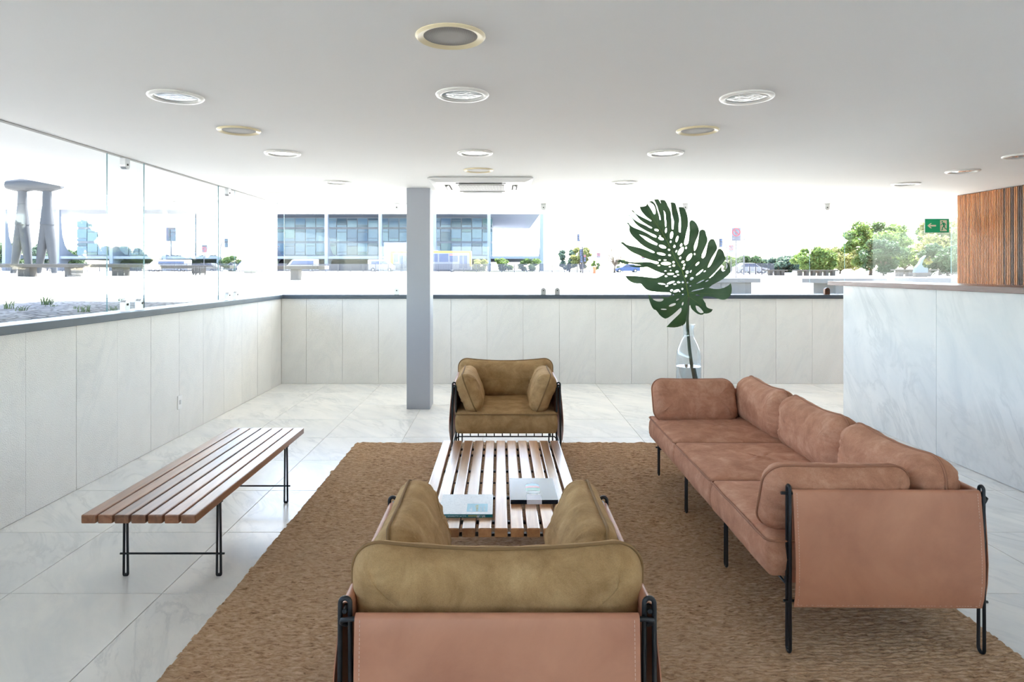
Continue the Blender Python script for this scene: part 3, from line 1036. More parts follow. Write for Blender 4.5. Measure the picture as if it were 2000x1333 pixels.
# ------------------------------------------------------------------ slatted bench, coffee table, side table
def slat_table(root, n, pitch, w, L, th, ztop, mat, legx, legy, bar_z):
    s = MB().box(-w / 2, w / 2, -L / 2, L / 2, -th, 0, 0.006).mesh('slat', mat)
    for k in range(n): link('slat', s, root, loc=((k - (n - 1) / 2) * pitch, 0, ztop))
    for y in (-legy, legy):
        for x in (-legx, legx):
            race(x, y, 0.0, ztop - th - 0.001, 0.0105, 0.0065, 0.0062).build('leg', M['black'], root, True)
            MB().lathe([(0.0, 0.002), (0.006, 0.002), (0.0075, 0.006), (0.0075, 0.012), (0.0, 0.012)], 12).build('foot_pin', M['black'], root, loc=(x, y, 0))
        MB().tube([(-legx - 0.028, y, bar_z), (legx + 0.028, y, bar_z)], 0.0055, 8).build('stretcher', M['black'], root, True, 60)
    ys_ = sorted({-legy, legy, -L / 2 + 0.055, L / 2 - 0.055, -0.15 * L, 0.15 * L} if n > 7 else {-legy, legy})
    for y in ys_:
        hw = (n - 1) / 2 * pitch + w * 0.35
        MB().box(-hw, hw, y - 0.011, y + 0.011, ztop - th - 0.012, ztop - th + 0.0005, 0.001).build('crossbar', M['black'], root)


bench = empty('slatted_bench', (-1.662, 3.842, 0), 0, 'long low bench of seven brown wooden slats on black rod legs beside the rug', 'bench')
slat_table(bench, 7, 0.0765, 0.0665, 1.668, 0.040, 0.425, M['wood_b'], 0.236, 0.52, 0.113)
tabl = empty('coffee_table', (0.004, 3.796, 0.0145), 0, 'low coffee table of eleven pale wooden slats between the armchairs', 'table')
slat_table(tabl, 11, 0.0748, 0.0605, 1.56, 0.042, 0.3455, M['wood_t'], 0.33, 0.58, 0.113)
side = empty('side_table', (1.55, 5.40, 0.0145), 0, 'small slatted side table hidden behind the sofa under the glass vase', 'table')
slat_table(side, 5, 0.0748, 0.0605, 0.38, 0.04, 0.4555, M['wood_t'], 0.13, 0.13, 0.113)

# ---- books
TZ = 0.360
M['paper'] = plain('paper_edge', srgb(226, 222, 210), 0.8, vary=0.05)
M['cover_pale'] = Mat('pale_sketch_cover', srgb(206, 208, 206), 0.3)
_m = M['cover_pale']
_w = _m.noise(_m.coords('Object', (9, 14, 1)), 1.4, 3, 0.5, 2.5)
_r = _m.ramp(_w, [(0.485, (0, 0, 0)), (0.5, (1, 1, 1)), (0.515, (0, 0, 0))])
_w2 = _m.noise(_m.coords('Object', (22, 12, 1), (0, 0, 0.8)), 1.2, 2, 0.5, 1.5)
_r2 = _m.ramp(_w2, [(0.49, (0, 0, 0)), (0.5, (1, 1, 1)), (0.51, (0, 0, 0))])
_m.base(_m.mix(_m.mix(0.5, _m.mix(1.0, _r, _r2, 'LIGHTEN'), (0, 0, 0, 1)), srgb(182, 184, 182), srgb(80, 90, 102)))
M['cover_pale'] = _m.m
M['teal_dark'] = plain('teal_spine', srgb(24, 112, 116), 0.4, vary=0.05)
M['teal_pale'] = plain('light_teal_print', srgb(122, 178, 196), 0.4, vary=0.03)
M['print_white'] = plain('white_print', srgb(226, 236, 238), 0.5, vary=0)
M['print_gold'] = plain('gold_print', srgb(196, 190, 120), 0.5, vary=0)
b1 = empty('pale_book', (-0.168, 3.29, TZ), 0.0, 'pale sketch covered book with a teal spine on the coffee table', 'book')
MB().box(-0.129, 0.129, -0.136, 0.138, 0.0015, 0.0135).build('pages', M['paper'], b1)
MB().box(-0.131, 0.131, -0.138, 0.14, 0.0135, 0.0155, 0.0006).build('front_cover', M['cover_pale'], b1)
MB().box(-0.131, 0.131, -0.138, 0.14, 0.0, 0.0015, 0.0005).build('back_cover', M['teal_dark'], b1)
MB().box(-0.131, 0.131, -0.1405, -0.137, 0.0, 0.0152, 0.0006).build('spine', M['teal_dark'], b1)
lb = MB().box(0.004, 0.106, -0.105, 0.002, 0.0152, 0.0159).build('title_block', M['teal_pale'], b1)


def tiny_print(parent, mat, mtx, length, size, seed):
    """a line of print too small to read: a row of short strokes"""
    rs = random.Random(seed)
    m_ = MB()
    x = -length / 2
    while x < length / 2:
        w_ = size * rs.uniform(0.18, 0.4)
        h_ = size * rs.choice((0.5, 0.55, 0.8))
        m_.box(x, x + w_, -size * 0.3, -size * 0.3 + h_, 0, 0.0004)
        x += w_ + size * rs.choice((0.12, 0.12, 0.14, 0.4))
    m_.build('print_line', M[mat], parent, mtx=mtx)


for x, sz, ln, mt in ((0.026, 0.018, 0.05, 'print_white'), (0.054, 0.018, 0.08, 'print_gold'), (0.074, 0.008, 0.055, 'print_white'), (0.090, 0.008, 0.07, 'print_white')):
    tiny_print(lb, mt, T(x, -0.098 + ln / 2, 0.0158, 0, 0, math.pi / 2), ln, sz, int(x * 1000))
for x, sz, ln, mt in ((0.077, 0.0115, 0.036, 'print_white'), (0.034, 0.0115, 0.044, 'print_gold'), (-0.046, 0.006, 0.1, 'print_white')):
    tiny_print(lb, mt, T(x, -0.1404, 0.0076, math.pi / 2, math.pi, 0), ln, sz, int(x * 1000) + 500)

M['gloss_black'] = plain('glossy_black_cover', srgb(34, 38, 46), 0.2, 0.0, 0.3, vary=0)
M['band'] = plain('white_paper_band', srgb(228, 228, 236), 0.55, vary=0)
M['p_blue'] = plain('blue_print', srgb(120, 178, 214), 0.3, vary=0)
M['p_pink'] = plain('pink_print', srgb(204, 126, 128), 0.3, vary=0)
M['p_green'] = plain('green_print', srgb(104, 168, 132), 0.3, vary=0)
b2 = empty('black_book_pair', (0.1735, 3.505, TZ), 0.0, 'two glossy black books held by a white paper band on the coffee table', 'books')
for k in range(2):
    MB().box(-0.1215, 0.1215, -0.175, 0.175, 0.0005 + 0.0108 * k, 0.0105 + 0.0108 * k, 0.0012).build('book', M['gloss_black'], b2)
zt = 0.0213
m = MB()
m.box(-0.038, 0.038, -0.1765, -0.1752, 0.0, zt + 0.0004)
m.prism([(-0.038, -0.1765), (0.038, -0.1765), (0.038, -0.115)] + arc(0.024, -0.108, 0.014, 0, 90, 5) + [(0.004, -0.094), (0, -0.097), (-0.004, -0.094)] + arc(-0.024, -0.108, 0.014, 90, 180, 5) + [(-0.038, -0.115)], zt, zt + 0.0006, 'z')
m.build('paper_band', M['band'], b2)
cp = MB().prism(arc(0, 0, 0.036, 180, 360, 14) + [(0.036, 0.012), (-0.036, 0.012)], zt - 0.0002, zt + 0.0003, 'z').build('print_disc', M['print_white'], b2, loc=(0, -0.050, 0))
for y0, y1, mt in ((-0.034, 0.006, 'p_green'), (0.006, 0.036, 'p_pink')):
    MB().prism([(-0.036, y0), (-0.015, y0 + 0.004), (0.015, y0 + 0.004), (0.036, y0), (0.036, y1), (0.015, y1 + 0.008), (-0.015, y1 + 0.008), (-0.036, y1)], zt, zt + 0.0004, 'z').build('print_band', M[mt], b2)
MB().prism([(0.036, 0.034), (0.036, 0.045)] + arc(0, 0.045, 0.036, 0, 180, 14) + [(-0.036, 0.034), (-0.015, 0.043), (0.015, 0.043)], zt, zt + 0.0003, 'z').build('print_band', M['p_blue'], b2)

# ------------------------------------------------------------------ vase and leaf
VX, VY = 1.552, 5.40
VZ = 0.471
gm = Mat('blue_tint_glass', srgb(246, 251, 255), 0.0, 0, 0.5)
gm.p.inputs['Transmission Weight'].default_value = 1.0
gm.p.inputs['IOR'].default_value = 1.45
M['vase_glass'] = gm.m
wm = Mat('water', srgb(246, 252, 252), 0.0, 0, 0.5)
wm.p.inputs['Transmission Weight'].default_value = 1.0
wm.p.inputs['IOR'].default_value = 1.33
M['water'] = wm.m
va = empty('glass_vase', (VX, VY, VZ), 0, 'clear bluish bottle vase half full of water behind the sofa', 'vase')
out_p = [(0.0, 0.0), (0.092, 0.0), (0.100, 0.008), (0.101, 0.10), (0.101, 0.36), (0.098, 0.395), (0.088, 0.43), (0.071, 0.47), (0.056, 0.502), (0.0465, 0.52), (0.043, 0.54), (0.043, 0.585), (0.046, 0.61), (0.0505, 0.632)]
in_p = [(r - 0.0028 if r > 0.01 else 0.0, max(z, 0.010)) for r, z in out_p]
in_p[-1] = (out_p[-1][0] - 0.0028, 0.632)
MB().lathe(out_p + in_p[::-1], 48).build('glass_body', M['vase_glass'], va, True, 60)
MB().lathe([(0.0, 0.0108), (0.088, 0.0108), (0.0966, 0.018), (0.0970, 0.10), (0.0970, 0.288), (0.0, 0.288)], 48).build('water', M['water'], va, True, 50)

U = 5.36 / 1280 / 8
OUT = [(1200,1740),(1180,1840),(1168,1960),(1160,2030),(1100,2072),(1000,2095),(885,2088),(930,2020),(1000,1930),(1060,1860),(1082,1800),(1070,1770),
(1030,1800),(980,1850),(900,1920),(845,1948),(800,1930),(740,1880),(680,1810),(650,1800),(610,1745),(575,1660),(560,1562),(600,1600),(640,1650),(720,1675),(775,1665),(795,1640),(770,1620),(700,1600),(780,1600),(860,1604),(900,1585),(907,1550),
(880,1535),(760,1530),(640,1518),(585,1510),(520,1480),(470,1425),(440,1395),(380,1395),(300,1372),(240,1322),(208,1274),(340,1275),(480,1286),(600,1300),(680,1305),(740,1280),(795,1252),(804,1240),
(740,1220),(650,1185),(570,1145),(540,1135),(470,1140),(380,1141),(300,1126),(258,1108),(340,1110),(450,1108),(330,1085),(200,1067),(78,1056),(130,1018),(190,1040),(330,1062),(450,1060),(600,1062),(680,1088),(715,1080),
(716,1060),(640,1040),(520,1000),(400,945),(290,890),(210,820),(130,752),(165,738),(220,780),(330,812),(450,842),(560,885),(640,916),(658,905),
(640,890),(560,852),(440,772),(350,685),(285,610),(265,545),(268,500),(246,484),(262,480),(222,445),(252,435),(275,470),(350,520),(460,562),(560,612),(650,665),(688,672),(692,652),
(620,612),(520,562),(420,502),(340,422),(290,345),(240,322),(280,320),(340,385),(430,440),(540,490),(612,527),(632,515),
(560,480),(470,420),(400,350),(350,282),(303,246),(332,240),(370,290),(460,342),(560,392),(610,418),(620,405),
(560,360),(500,300),(460,240),(440,185),(540,170),(565,133),(600,190),(640,260),(665,303),(682,300),(690,255),(680,200),(650,140),(590,103),(640,93),(685,150),(712,230),(735,310),(748,395),(766,392),(746,290),(716,180),(672,72),
(735,66),(755,105),(775,137),(764,80),(835,84),(880,170),(922,270),(930,400),(938,540),(962,542),(966,420),(942,305),(934,200),(932,118),
(995,124),(1020,210),(1045,300),(1054,400),(1044,585),(1070,592),(1078,400),(1068,300),(1055,192),
(1135,195),(1180,290),(1195,370),(1190,480),(1165,580),(1140,680),(1120,770),(1138,797),(1175,775),(1188,740),
(1200,650),(1215,560),(1210,480),(1216,425),(1250,395),(1300,420),(1345,480),(1366,545),(1355,620),(1310,720),(1270,830),(1276,886),
(1305,850),(1340,750),(1357,640),(1372,570),(1410,545),(1465,560),(1485,640),(1497,700),(1470,790),(1420,890),(1385,985),(1405,1002),
(1440,970),(1470,880),(1490,800),(1502,750),(1550,695),(1600,700),(1635,760),(1650,840),(1610,910),(1550,1000),(1495,1105),(1480,1145),
(1510,1130),(1560,1060),(1620,950),(1662,855),(1700,845),(1750,890),(1770,960),(1775,1020),(1740,1060),(1700,1110),(1620,1195),(1500,1308),
(1520,1305),(1600,1235),(1680,1155),(1720,1108),(1704,1185),(1730,1206),(1785,1165),(1810,1120),(1783,1043),(1830,1090),(1850,1170),(1845,1230),(1780,1290),(1680,1350),(1560,1412),(1498,1460),
(1600,1480),(1720,1465),(1810,1430),(1855,1388),(1872,1450),(1862,1540),(1820,1612),(1750,1646),(1680,1640),(1590,1612),(1480,1592),(1420,1597),(1398,1612),
(1412,1650),(1450,1700),(1462,1750),(1500,1780),(1570,1798),(1550,1840),(1480,1866),(1432,1866),(1420,1882),(1340,1872),(1270,1822),(1230,1780),(1212,1730)]
HOL = [(695,555,34,18,15),(752,648,14,8,0),(763,690,45,22,20),(785,815,60,25,18),(883,865,18,14,20),(760,930,68,20,12),(893,950,22,13,10),(732,1027,18,10,0),(817,1027,25,9,0),(832,1080,80,26,0),(953,1060,18,16,0),(957,1112,22,16,0),
(847,560,14,40,5),(928,635,24,60,12),(1013,695,18,52,18),(912,740,12,17,15),(967,812,18,22,20),(1075,790,16,28,25),(1150,835,12,20,20),(1070,885,32,75,33),(1000,888,11,20,35),(1197,980,32,70,35),(1283,933,10,16,0),(1057,992,13,20,35),(1100,1055,26,16,-25),(1120,1102,14,20,30),
(720,1112,20,8,0),(893,1130,18,10,0),(820,1197,20,8,0),(908,1190,12,8,0),(903,1242,55,16,0),(1003,1210,25,20,-20),(1105,1155,14,22,25),(1163,1215,25,26,30),(1018,1257,16,11,0),(970,1280,26,11,0),(830,1278,22,13,0),(1145,1275,14,20,30),(1230,1320,32,20,-30),(1320,1085,40,15,-45),(1355,1220,75,14,-38),(1218,1205,10,24,30),(1435,1203,20,10,-35),
(905,1380,68,16,-18),(762,1398,58,10,8),(1028,1373,26,14,0),(1092,1370,17,15,0),(968,1403,22,11,-10),(840,1430,24,11,-10),(1168,1380,14,18,20),(1365,1365,72,9,-27),(1465,1353,32,8,-28),(1088,1477,16,14,0),(990,1507,50,19,-18),(915,1500,22,16,-20),(1045,1515,10,9,0),(1215,1430,16,8,-20),(1325,1490,108,10,-14),(940,1577,22,12,-5),(1095,1567,18,14,-30),(1010,1640,32,10,-35),(930,1727,58,20,-20),(1095,1710,12,28,15),(800,1797,48,10,3),(1325,1578,36,10,8)]
SLOT = [[(420,625),(520,660),(640,730),(704,768),(692,796),(620,770),(520,712)], [(812,240),(838,280),(845,380),(850,490),(833,506),(826,400),(820,300)], [(1295,1738),(1340,1750),(1395,1805),(1426,1848),(1380,1858),(1320,1812)]]
RIB = [(1185,1600),(1150,1400),(1080,1180),(1000,1040),(870,750),(750,540),(650,380),(565,210)]
VEINS = [((1180,1570),(1110,1840)), ((1178,1560),(840,1860)), ((1165,1500),(640,1700)), ((1150,1420),(470,1330)), ((1110,1270),(330,1080)), ((1050,1120),(300,850)), ((985,1010),(330,620)), ((905,830),(320,420)), ((830,680),(370,310)), ((760,560),(480,230)),
         ((720,490),(690,130)), ((790,600),(830,130)), ((860,730),(980,170)), ((930,890),(1120,250)), ((1000,1040),(1290,460)), ((1060,1140),(1440,610)), ((1095,1230),(1600,770)), ((1120,1310),(1720,930)), ((1145,1400),(1810,1210)), ((1175,1540),(1800,1560)), ((1185,1590),(1500,1830))]


def make_leaf():
    def smooth(poly, n=2):
        P = [Vector(p) for p in poly]
        out = []
        N = len(P)
        for i in range(N):
            p0, p1, p2, p3 = P[i - 1], P[i], P[(i + 1) % N], P[(i + 2) % N]
            # sharp corners stay sharp, the rest is rounded
            for k in range(n):
                t = k / n
                a_ = (p1 - p0).normalized() if (p1 - p0).length > 0 else Vector((0, 0))
                b_ = (p2 - p1).normalized()
                c_ = (p3 - p2).normalized() if (p3 - p2).length > 0 else Vector((0, 0))
                L = (p2 - p1).length
                m1 = ((a_ + b_) * 0.5 * L) if a_.dot(b_) > 0.2 else b_ * L
                m2 = ((b_ + c_) * 0.5 * L) if b_.dot(c_) > 0.2 else b_ * L
                h = (2 * t ** 3 - 3 * t ** 2 + 1) * p1 + (t ** 3 - 2 * t ** 2 + t) * m1 + (-2 * t ** 3 + 3 * t ** 2) * p2 + (t ** 3 - t ** 2) * m2
                out.append(h)
        return out

    loops = [smooth(OUT)]
    for cx, cy, a_, b_, an in HOL:
        c, s = math.cos(math.radians(an)), math.sin(math.radians(an))
        loops.append([Vector((cx + c * a_ * math.cos(q) - s * b_ * math.sin(q), cy + s * a_ * math.cos(q) + c * b_ * math.sin(q))) for q in [2 * math.pi * k / 12 for k in range(12)]])
    loops += [smooth(s) for s in SLOT]
    verts, edges = [], []
    for lp in loops:
        b_ = len(verts)
        verts += lp
        edges += [(b_ + i, b_ + (i + 1) % len(lp)) for i in range(len(lp))]
    nc = len(verts)
    for gx in range(60, 1900, 42):
        for gy in range(60, 2110, 42):
            verts.append(Vector((gx + (21 if (gy // 42) % 2 else 0), gy)))
    r = geometry.delaunay_2d_cdt(verts, edges, [], 0, 0.01)
    V, F = r[0], r[2]

    def inside(p, poly):
        x, y = p
        c = False
        j = len(poly) - 1
        for i in range(len(poly)):
            a_, b_ = poly[i], poly[j]
            if (a_.y > y) != (b_.y > y) and x < (b_.x - a_.x) * (y - a_.y) / (b_.y - a_.y) + a_.x: c = not c
            j = i
        return c
    boxes = [(min(p.x for p in l), max(p.x for p in l), min(p.y for p in l), max(p.y for p in l)) for l in loops]
    keep = []
    for f in F:
        c = sum((V[i] for i in f), Vector((0, 0))) / len(f)
        if not inside(c, loops[0]): continue
        if any(bx[0] < c.x < bx[1] and bx[2] < c.y < bx[3] and inside(c, l) for l, bx in zip(loops[1:], boxes[1:])): continue
        keep.append(f)
    rib = [Vector(p) for p in RIB]

    def ribdist(p):
        best = 1e9
        for a_, b_ in zip(rib, rib[1:]):
            t = max(0, min(1, (p - a_).dot(b_ - a_) / (b_ - a_).length_squared))
            best = min(best, (p - (a_ + (b_ - a_) * t)).length)
        return best

    def w(p):
        d = ribdist(p) * U
        up = (1600 - p.y) * U
        back = 0.06 * (up / 0.8) ** 2 if up > 0 else 0.12 * (up / 0.3) ** 2
        y = -0.02 - 0.16 * d + 0.55 * d * d + back
        y += 0.008 * noise.noise(Vector((p.x * 0.006, p.y * 0.006, 1.0)))
        # faint folds along the side veins
        y += 0.0025 * math.sin(p.x * 0.018 + p.y * 0.03)
        return Vector(((p.x - 1185) * U, y, (1600 - p.y) * U))

    used = sorted({i for f in keep for i in f})
    mp = {q: k for k, q in enumerate(used)}
    T3 = 0.0012
    front = [w(V[i]) for i in used]
    nf = len(front)
    vs = front + [p + Vector((0, T3, 0)) for p in front]
    fs = [tuple(mp[i] for i in f) for f in keep]
    ed = {}
    for f in fs:
        for i in range(len(f)):
            e = (f[i], f[(i + 1) % len(f)])
            ed[e] = 1
    allf = fs + [tuple(nf + i for i in f[::-1]) for f in fs]
    for (i, j) in ed:
        if (j, i) not in ed: allf.append((j, i, nf + i, nf + j))
    lm = Mat('leaf_green', srgb(52, 84, 50), 0.42, 0, 0.5)
    f_ = lm.noise(lm.coords('Object'), 6.0, 4)
    lm.base(lm.ramp(f_, [(0.3, srgb(48, 80, 54)), (0.7, srgb(74, 106, 72))]))
    lm.p.inputs['Transmission Weight'].default_value = 0.0
    tr = lm.n('BsdfTranslucent')
    tr.inputs[0].default_value = srgb(90, 140, 50)
    mx = lm.n('MixShader'); mx.inputs[0].default_value = 0.18
    out_ = [n for n in lm.t.nodes if n.type == 'OUTPUT_MATERIAL'][0]
    lm.l(lm.p.outputs[0], mx.inputs[1]); lm.l(tr.outputs[0], mx.inputs[2]); lm.l(mx.outputs[0], out_.inputs[0])
    stem_m = plain('stem_green', srgb(96, 128, 62), 0.45, vary=0.12)
    petiole_m = plain('petiole_green', srgb(74, 90, 66), 0.45, vary=0.12)
    base = Vector((VX + (1185 - 1208) * U, VY, 0))
    zj = EYE - (510 + (1600 - 1040) / 8 - 528) * 5.36 / 1280
    le = empty('monstera_leaf', (base.x, VY - 0.02, VZ + 0.02), 0, 'huge dark green split leaf full of holes standing in the glass vase', 'leaf')
    off = Matrix.Translation((0, 0, zj - VZ - 0.02))
    mb = MB(); mb.add(vs, allf)
    bl = mb.build('blade', lm.m, le, True, 60, mtx=off)
    n_ = len(RIB)
    MB().tube([w(Vector(p)) + Vector((0, -0.001, 0)) for p in RIB], [0.0062, 0.0056, 0.005, 0.0045, 0.0036, 0.0028, 0.002, 0.001], 8).build('midrib', stem_m, le, True, mtx=off)
    vm = MB()
    for p, q in VEINS:
        p, q = Vector(p), Vector(q)
        pts = []
        for k in range(9):
            t = k / 8
            c = p.lerp(q, t)
            pts.append(w(c) + Vector((0, -0.0004, 0)))
        vm.tube(pts, [0.0016 * (1 - k / 9.5) for k in range(9)], 5)
    vm.build('side_veins', stem_m, bl, True)
    j = w(Vector(RIB[0])) + Vector((0, 0, zj - VZ - 0.02))
    f0 = Vector((0.085 - 0.02, 0.03, 0.0))
    pts = [f0, Vector((0.052, 0.025, 0.17)), Vector((0.018, 0.02, 0.42)), Vector((0.004, 0.02, 0.58)), Vector((0.0, 0.012, 0.66)), Vector((0.0, j.y + 0.008, j.z - 0.06)), j]
    MB().tube(pts, [0.0155, 0.015, 0.0135, 0.0125, 0.012, 0.010, 0.0065], 10).build('petiole', petiole_m, le, True)


make_leaf()

# ------------------------------------------------------------------ plaza outside
def sstep(t):
    t = max(0.0, min(1.0, t))
    return t * t * (3 - 2 * t)


def gz(x, y):
    left = sstep((-x - 1.2) / 2.6)
    z = 0.93 + 0.24 * left
    z += 0.0085 * max(0, min(16, -x - 4)) * left
    z += 0.0021 * max(0, min(100, y - 12)) * (1 - left * 0.95)
    return z


gm = Mat('stone_mosaic_paving', srgb(208, 205, 200), 0.9, 0, 0.2)
_co = gm.coords('Object')
_v = gm.n('TexVoronoi'); _v.inputs['Scale'].default_value = 14.0
gm.l(_co, _v.inputs['Vector'])
_e = gm.n('TexVoronoi', feature='DISTANCE_TO_EDGE'); _e.inputs['Scale'].default_value = 14.0
gm.l(_co, _e.inputs['Vector'])
_t = gm.ramp(_v.outputs['Color'], [(0.2, srgb(190, 187, 182)), (0.8, srgb(220, 217, 211))])
_j = gm.ramp(_e.outputs['Distance'], [(0.02, (1, 1, 1)), (0.09, (0, 0, 0))])
_pat = gm.ramp(gm.noise(_co, 0.55, 5, 0.6, 0.5), [(0.5, (0, 0, 0)), (0.72, (0.75, 0.75, 0.75))])
_c = gm.mix(_j, _t, srgb(128, 120, 112))
gm.base(gm.mix(_pat, _c, srgb(172, 164, 138)))
gm.bump(_e.outputs['Distance'], 0.6, 0.03)
M['paving'] = gm.m


def make_ground():
    gx = sorted(set([XL - 0.15, XR + 0.15] + [-1500, -700, -350, -200, -120, -80, -60, -48] + [-40 + 2 * k for k in range(17)] + [-7, -6.2, -5.4, -4.6, -3.8] + [-2.2, -1.4, -0.6, 0.2, 1.5, 3, 5] + [10, 14, 20, 30, 45, 70, 110, 180, 320, 700, 1500]))
    gy = sorted(set([YF - 0.15, YB + 0.15] + [-200, -80, -40, -20, -12, -8, -3, 0, 3, 6] + [9.6, 10.4, 11.5, 13, 15, 17, 20, 24, 28, 34, 42, 55, 70, 90, 115, 150, 200, 300, 500, 900, 2200]))
    vs = [(x, y, gz(x, y)) for y in gy for x in gx]
    fs = []
    n = len(gx)
    for j in range(len(gy) - 1):
        for i in range(n - 1):
            cx, cy = (gx[i] + gx[i + 1]) / 2, (gy[j] + gy[j + 1]) / 2
            if XL - 0.15 < cx < XR + 0.15 and YF - 0.15 < cy < YB + 0.15: continue
            fs.append((j * n + i, j * n + i + 1, (j + 1) * n + i + 1, (j + 1) * n + i))
    mb = MB(); mb.add(vs, fs)
    tag(mb.build('ground', M['paving'], smooth=True), 'pale stone mosaic plaza outside the glass', 'plaza', kind='structure')


make_ground()
M['shade_setts'] = gm2 = Mat('worn_setts_shade_painted', srgb(150, 146, 144), 0.95, 0, 0.15)  # darker base grey paints in the eaves shade; noise patches are dirt
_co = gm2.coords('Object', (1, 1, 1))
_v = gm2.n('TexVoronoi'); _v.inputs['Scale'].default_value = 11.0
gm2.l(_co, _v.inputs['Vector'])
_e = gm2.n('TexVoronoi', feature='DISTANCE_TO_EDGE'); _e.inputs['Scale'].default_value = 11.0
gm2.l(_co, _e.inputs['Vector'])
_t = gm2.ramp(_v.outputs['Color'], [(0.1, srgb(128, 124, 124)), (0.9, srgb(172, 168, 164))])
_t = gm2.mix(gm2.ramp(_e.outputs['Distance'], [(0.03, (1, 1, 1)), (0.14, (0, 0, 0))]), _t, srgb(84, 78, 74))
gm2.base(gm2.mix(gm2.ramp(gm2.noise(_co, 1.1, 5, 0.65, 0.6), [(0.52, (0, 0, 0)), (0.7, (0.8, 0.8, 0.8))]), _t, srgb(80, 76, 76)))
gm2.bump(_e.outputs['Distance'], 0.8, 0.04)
M['shade_setts'] = gm2.m
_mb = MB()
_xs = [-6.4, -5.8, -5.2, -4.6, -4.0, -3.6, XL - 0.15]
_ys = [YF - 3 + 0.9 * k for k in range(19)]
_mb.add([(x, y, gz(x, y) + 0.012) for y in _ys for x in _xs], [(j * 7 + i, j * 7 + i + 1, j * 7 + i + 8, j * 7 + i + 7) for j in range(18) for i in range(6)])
tag(_mb.build('shade_toned_paving', M['shade_setts'], smooth=True), 'strip of worn setts with weeds beside the left glass, eaves shade painted into their grey', 'paving', kind='structure')
M['asphalt'] = plain('asphalt', srgb(86, 88, 92), 0.9, vary=0.12, scale=0.3)
rd = MB().box(-420, 420, 98.5, 700, 0.9, 1.19).build('road', M['asphalt'])
tag(rd, 'grey asphalt road beyond the fence', 'road', kind='structure')
M['lawn'] = plain('dry_lawn', srgb(104, 112, 66), 0.95, vary=0.2, scale=0.4)
lawn = MB().box(-420, 420, 122, 147, 1.0, 1.22).build('lawn', M['lawn'])
tag(lawn, 'strip of lawn before the glass building', 'lawn', kind='structure')

M['concrete'] = plain('weathered_concrete', srgb(60, 56, 51), 0.9, vary=0.25, scale=3)
M['concrete_l'] = plain('pale_concrete', srgb(76, 78, 80), 0.85, vary=0.08, scale=3)


def stone_bench(p, L, h, th, dep, piers, pw, rz, label, mat=None, group='stone benches on the plaza'):
    mat = mat or M['concrete']
    e = empty('concrete_bench', p, rz, label, 'bench', group)
    MB().box(-L / 2, L / 2, -dep / 2, dep / 2, h - th, h, 0.012).build('slab', mat, e)
    for x in piers:
        MB().box(x - pw / 2, x + pw / 2, -dep * 0.36, dep * 0.36, -0.15, h - th, 0.01).build('pier', mat, e)


def on_ground(px, d):
    x = (px - 977.0) * d / FPX
    return Vector((x, d, gz(x, d)))


D = 25.6
p = on_ground(120, D)
stone_bench(p, 7.4, 0.50, 0.125, 0.6, [-3.1, -1.33, 0.49, 2.32], 0.46, 0, 'long weathered concrete bench before the dark two legged monument')
stone_bench(on_ground(386, D), 2.75, 0.50, 0.125, 0.6, [0.05], 0.38, 0, 'short concrete bench on one pier seen through the left glass')
stone_bench(on_ground(555, 23.0), 3.0, 0.50, 0.125, 0.6, [-1.2, 0.42], 0.28, 0, 'concrete bench seen left of the column through the far glass')
stone_bench(on_ground(1404, 14.4), 1.6, 0.44, 0.095, 0.6, [-0.35, 0.3], 0.68, 0, 'grey concrete bench behind the big leaf, close to the far glass', M['concrete_l'])
stone_bench(on_ground(1650, 14.2), 1.75, 0.44, 0.10, 0.75, [-0.3, 0.4], 0.7, 0.45, 'angled concrete bench just beyond the counter top', M['concrete_l'])
stone_bench(on_ground(1515, 62), 2.0, 0.55, 0.12, 0.7, [-0.5, 0.1, 0.6], 0.3, 0, 'far concrete bench below the round bushes')
stone_bench(on_ground(1592, 60), 3.9, 0.55, 0.12, 0.7, [-1.4, -0.8, -0.2, 0.4, 1.0, 1.6], 0.28, 0, 'far concrete bench on six piers before the tall trees')
stone_bench(on_ground(1787, 55), 3.7, 0.6, 0.12, 0.7, [-1.3, -0.5, 0.4, 1.0], 0.4, 0, 'far concrete bench at the right before the tall trees')
lw = empty('stone_kerb', on_ground(1830, 16.5), 0, 'pale low kerb wall right of the angled bench', 'kerb')
MB().box(-0.9, 1.8, -0.3, 0.3, -0.1, 0.42, 0.01).build('block', M['concrete_l'], lw)

# monument: plain stand-in, two forked bronze uprights under a rough beam
M['bronze'] = plain('dark_weathered_bronze', srgb(40, 42, 46), 0.7, 0.0, vary=0.25, scale=1.5)
mo = empty('bronze_monument', on_ground(68, 50), 0, 'tall dark bronze monument of two forked uprights under one beam', 'monument')
for x in (-0.95, 0.95):
    m = MB()
    m.tube([(x, 0, 3.7), (x, 0, 5.0), (x, 0, 6.4)], [0.5, 0.34, 0.30], 10)
    m.tube([(x, 0, 4.1), (x - 0.35, 0, 2.2), (x - 0.7, 0, 0.0)], [0.42, 0.34, 0.2], 10)
    m.tube([(x, 0, 4.1), (x + 0.3, 0, 2.2), (x + 0.55, 0, 0.0)], [0.42, 0.34, 0.2], 10)
    m.build('upright', M['bronze'], mo, True, 60)
m = MB(); m.tube([(-2.1, 0, 6.75), (-1.0, 0, 6.7), (0.0, 0, 6.75), (1.0, 0, 6.7), (2.1, 0, 6.75)], [0.35, 0.55, 0.45, 0.55, 0.3], 10)
m.build('beam', M['bronze'], mo, True, 60)

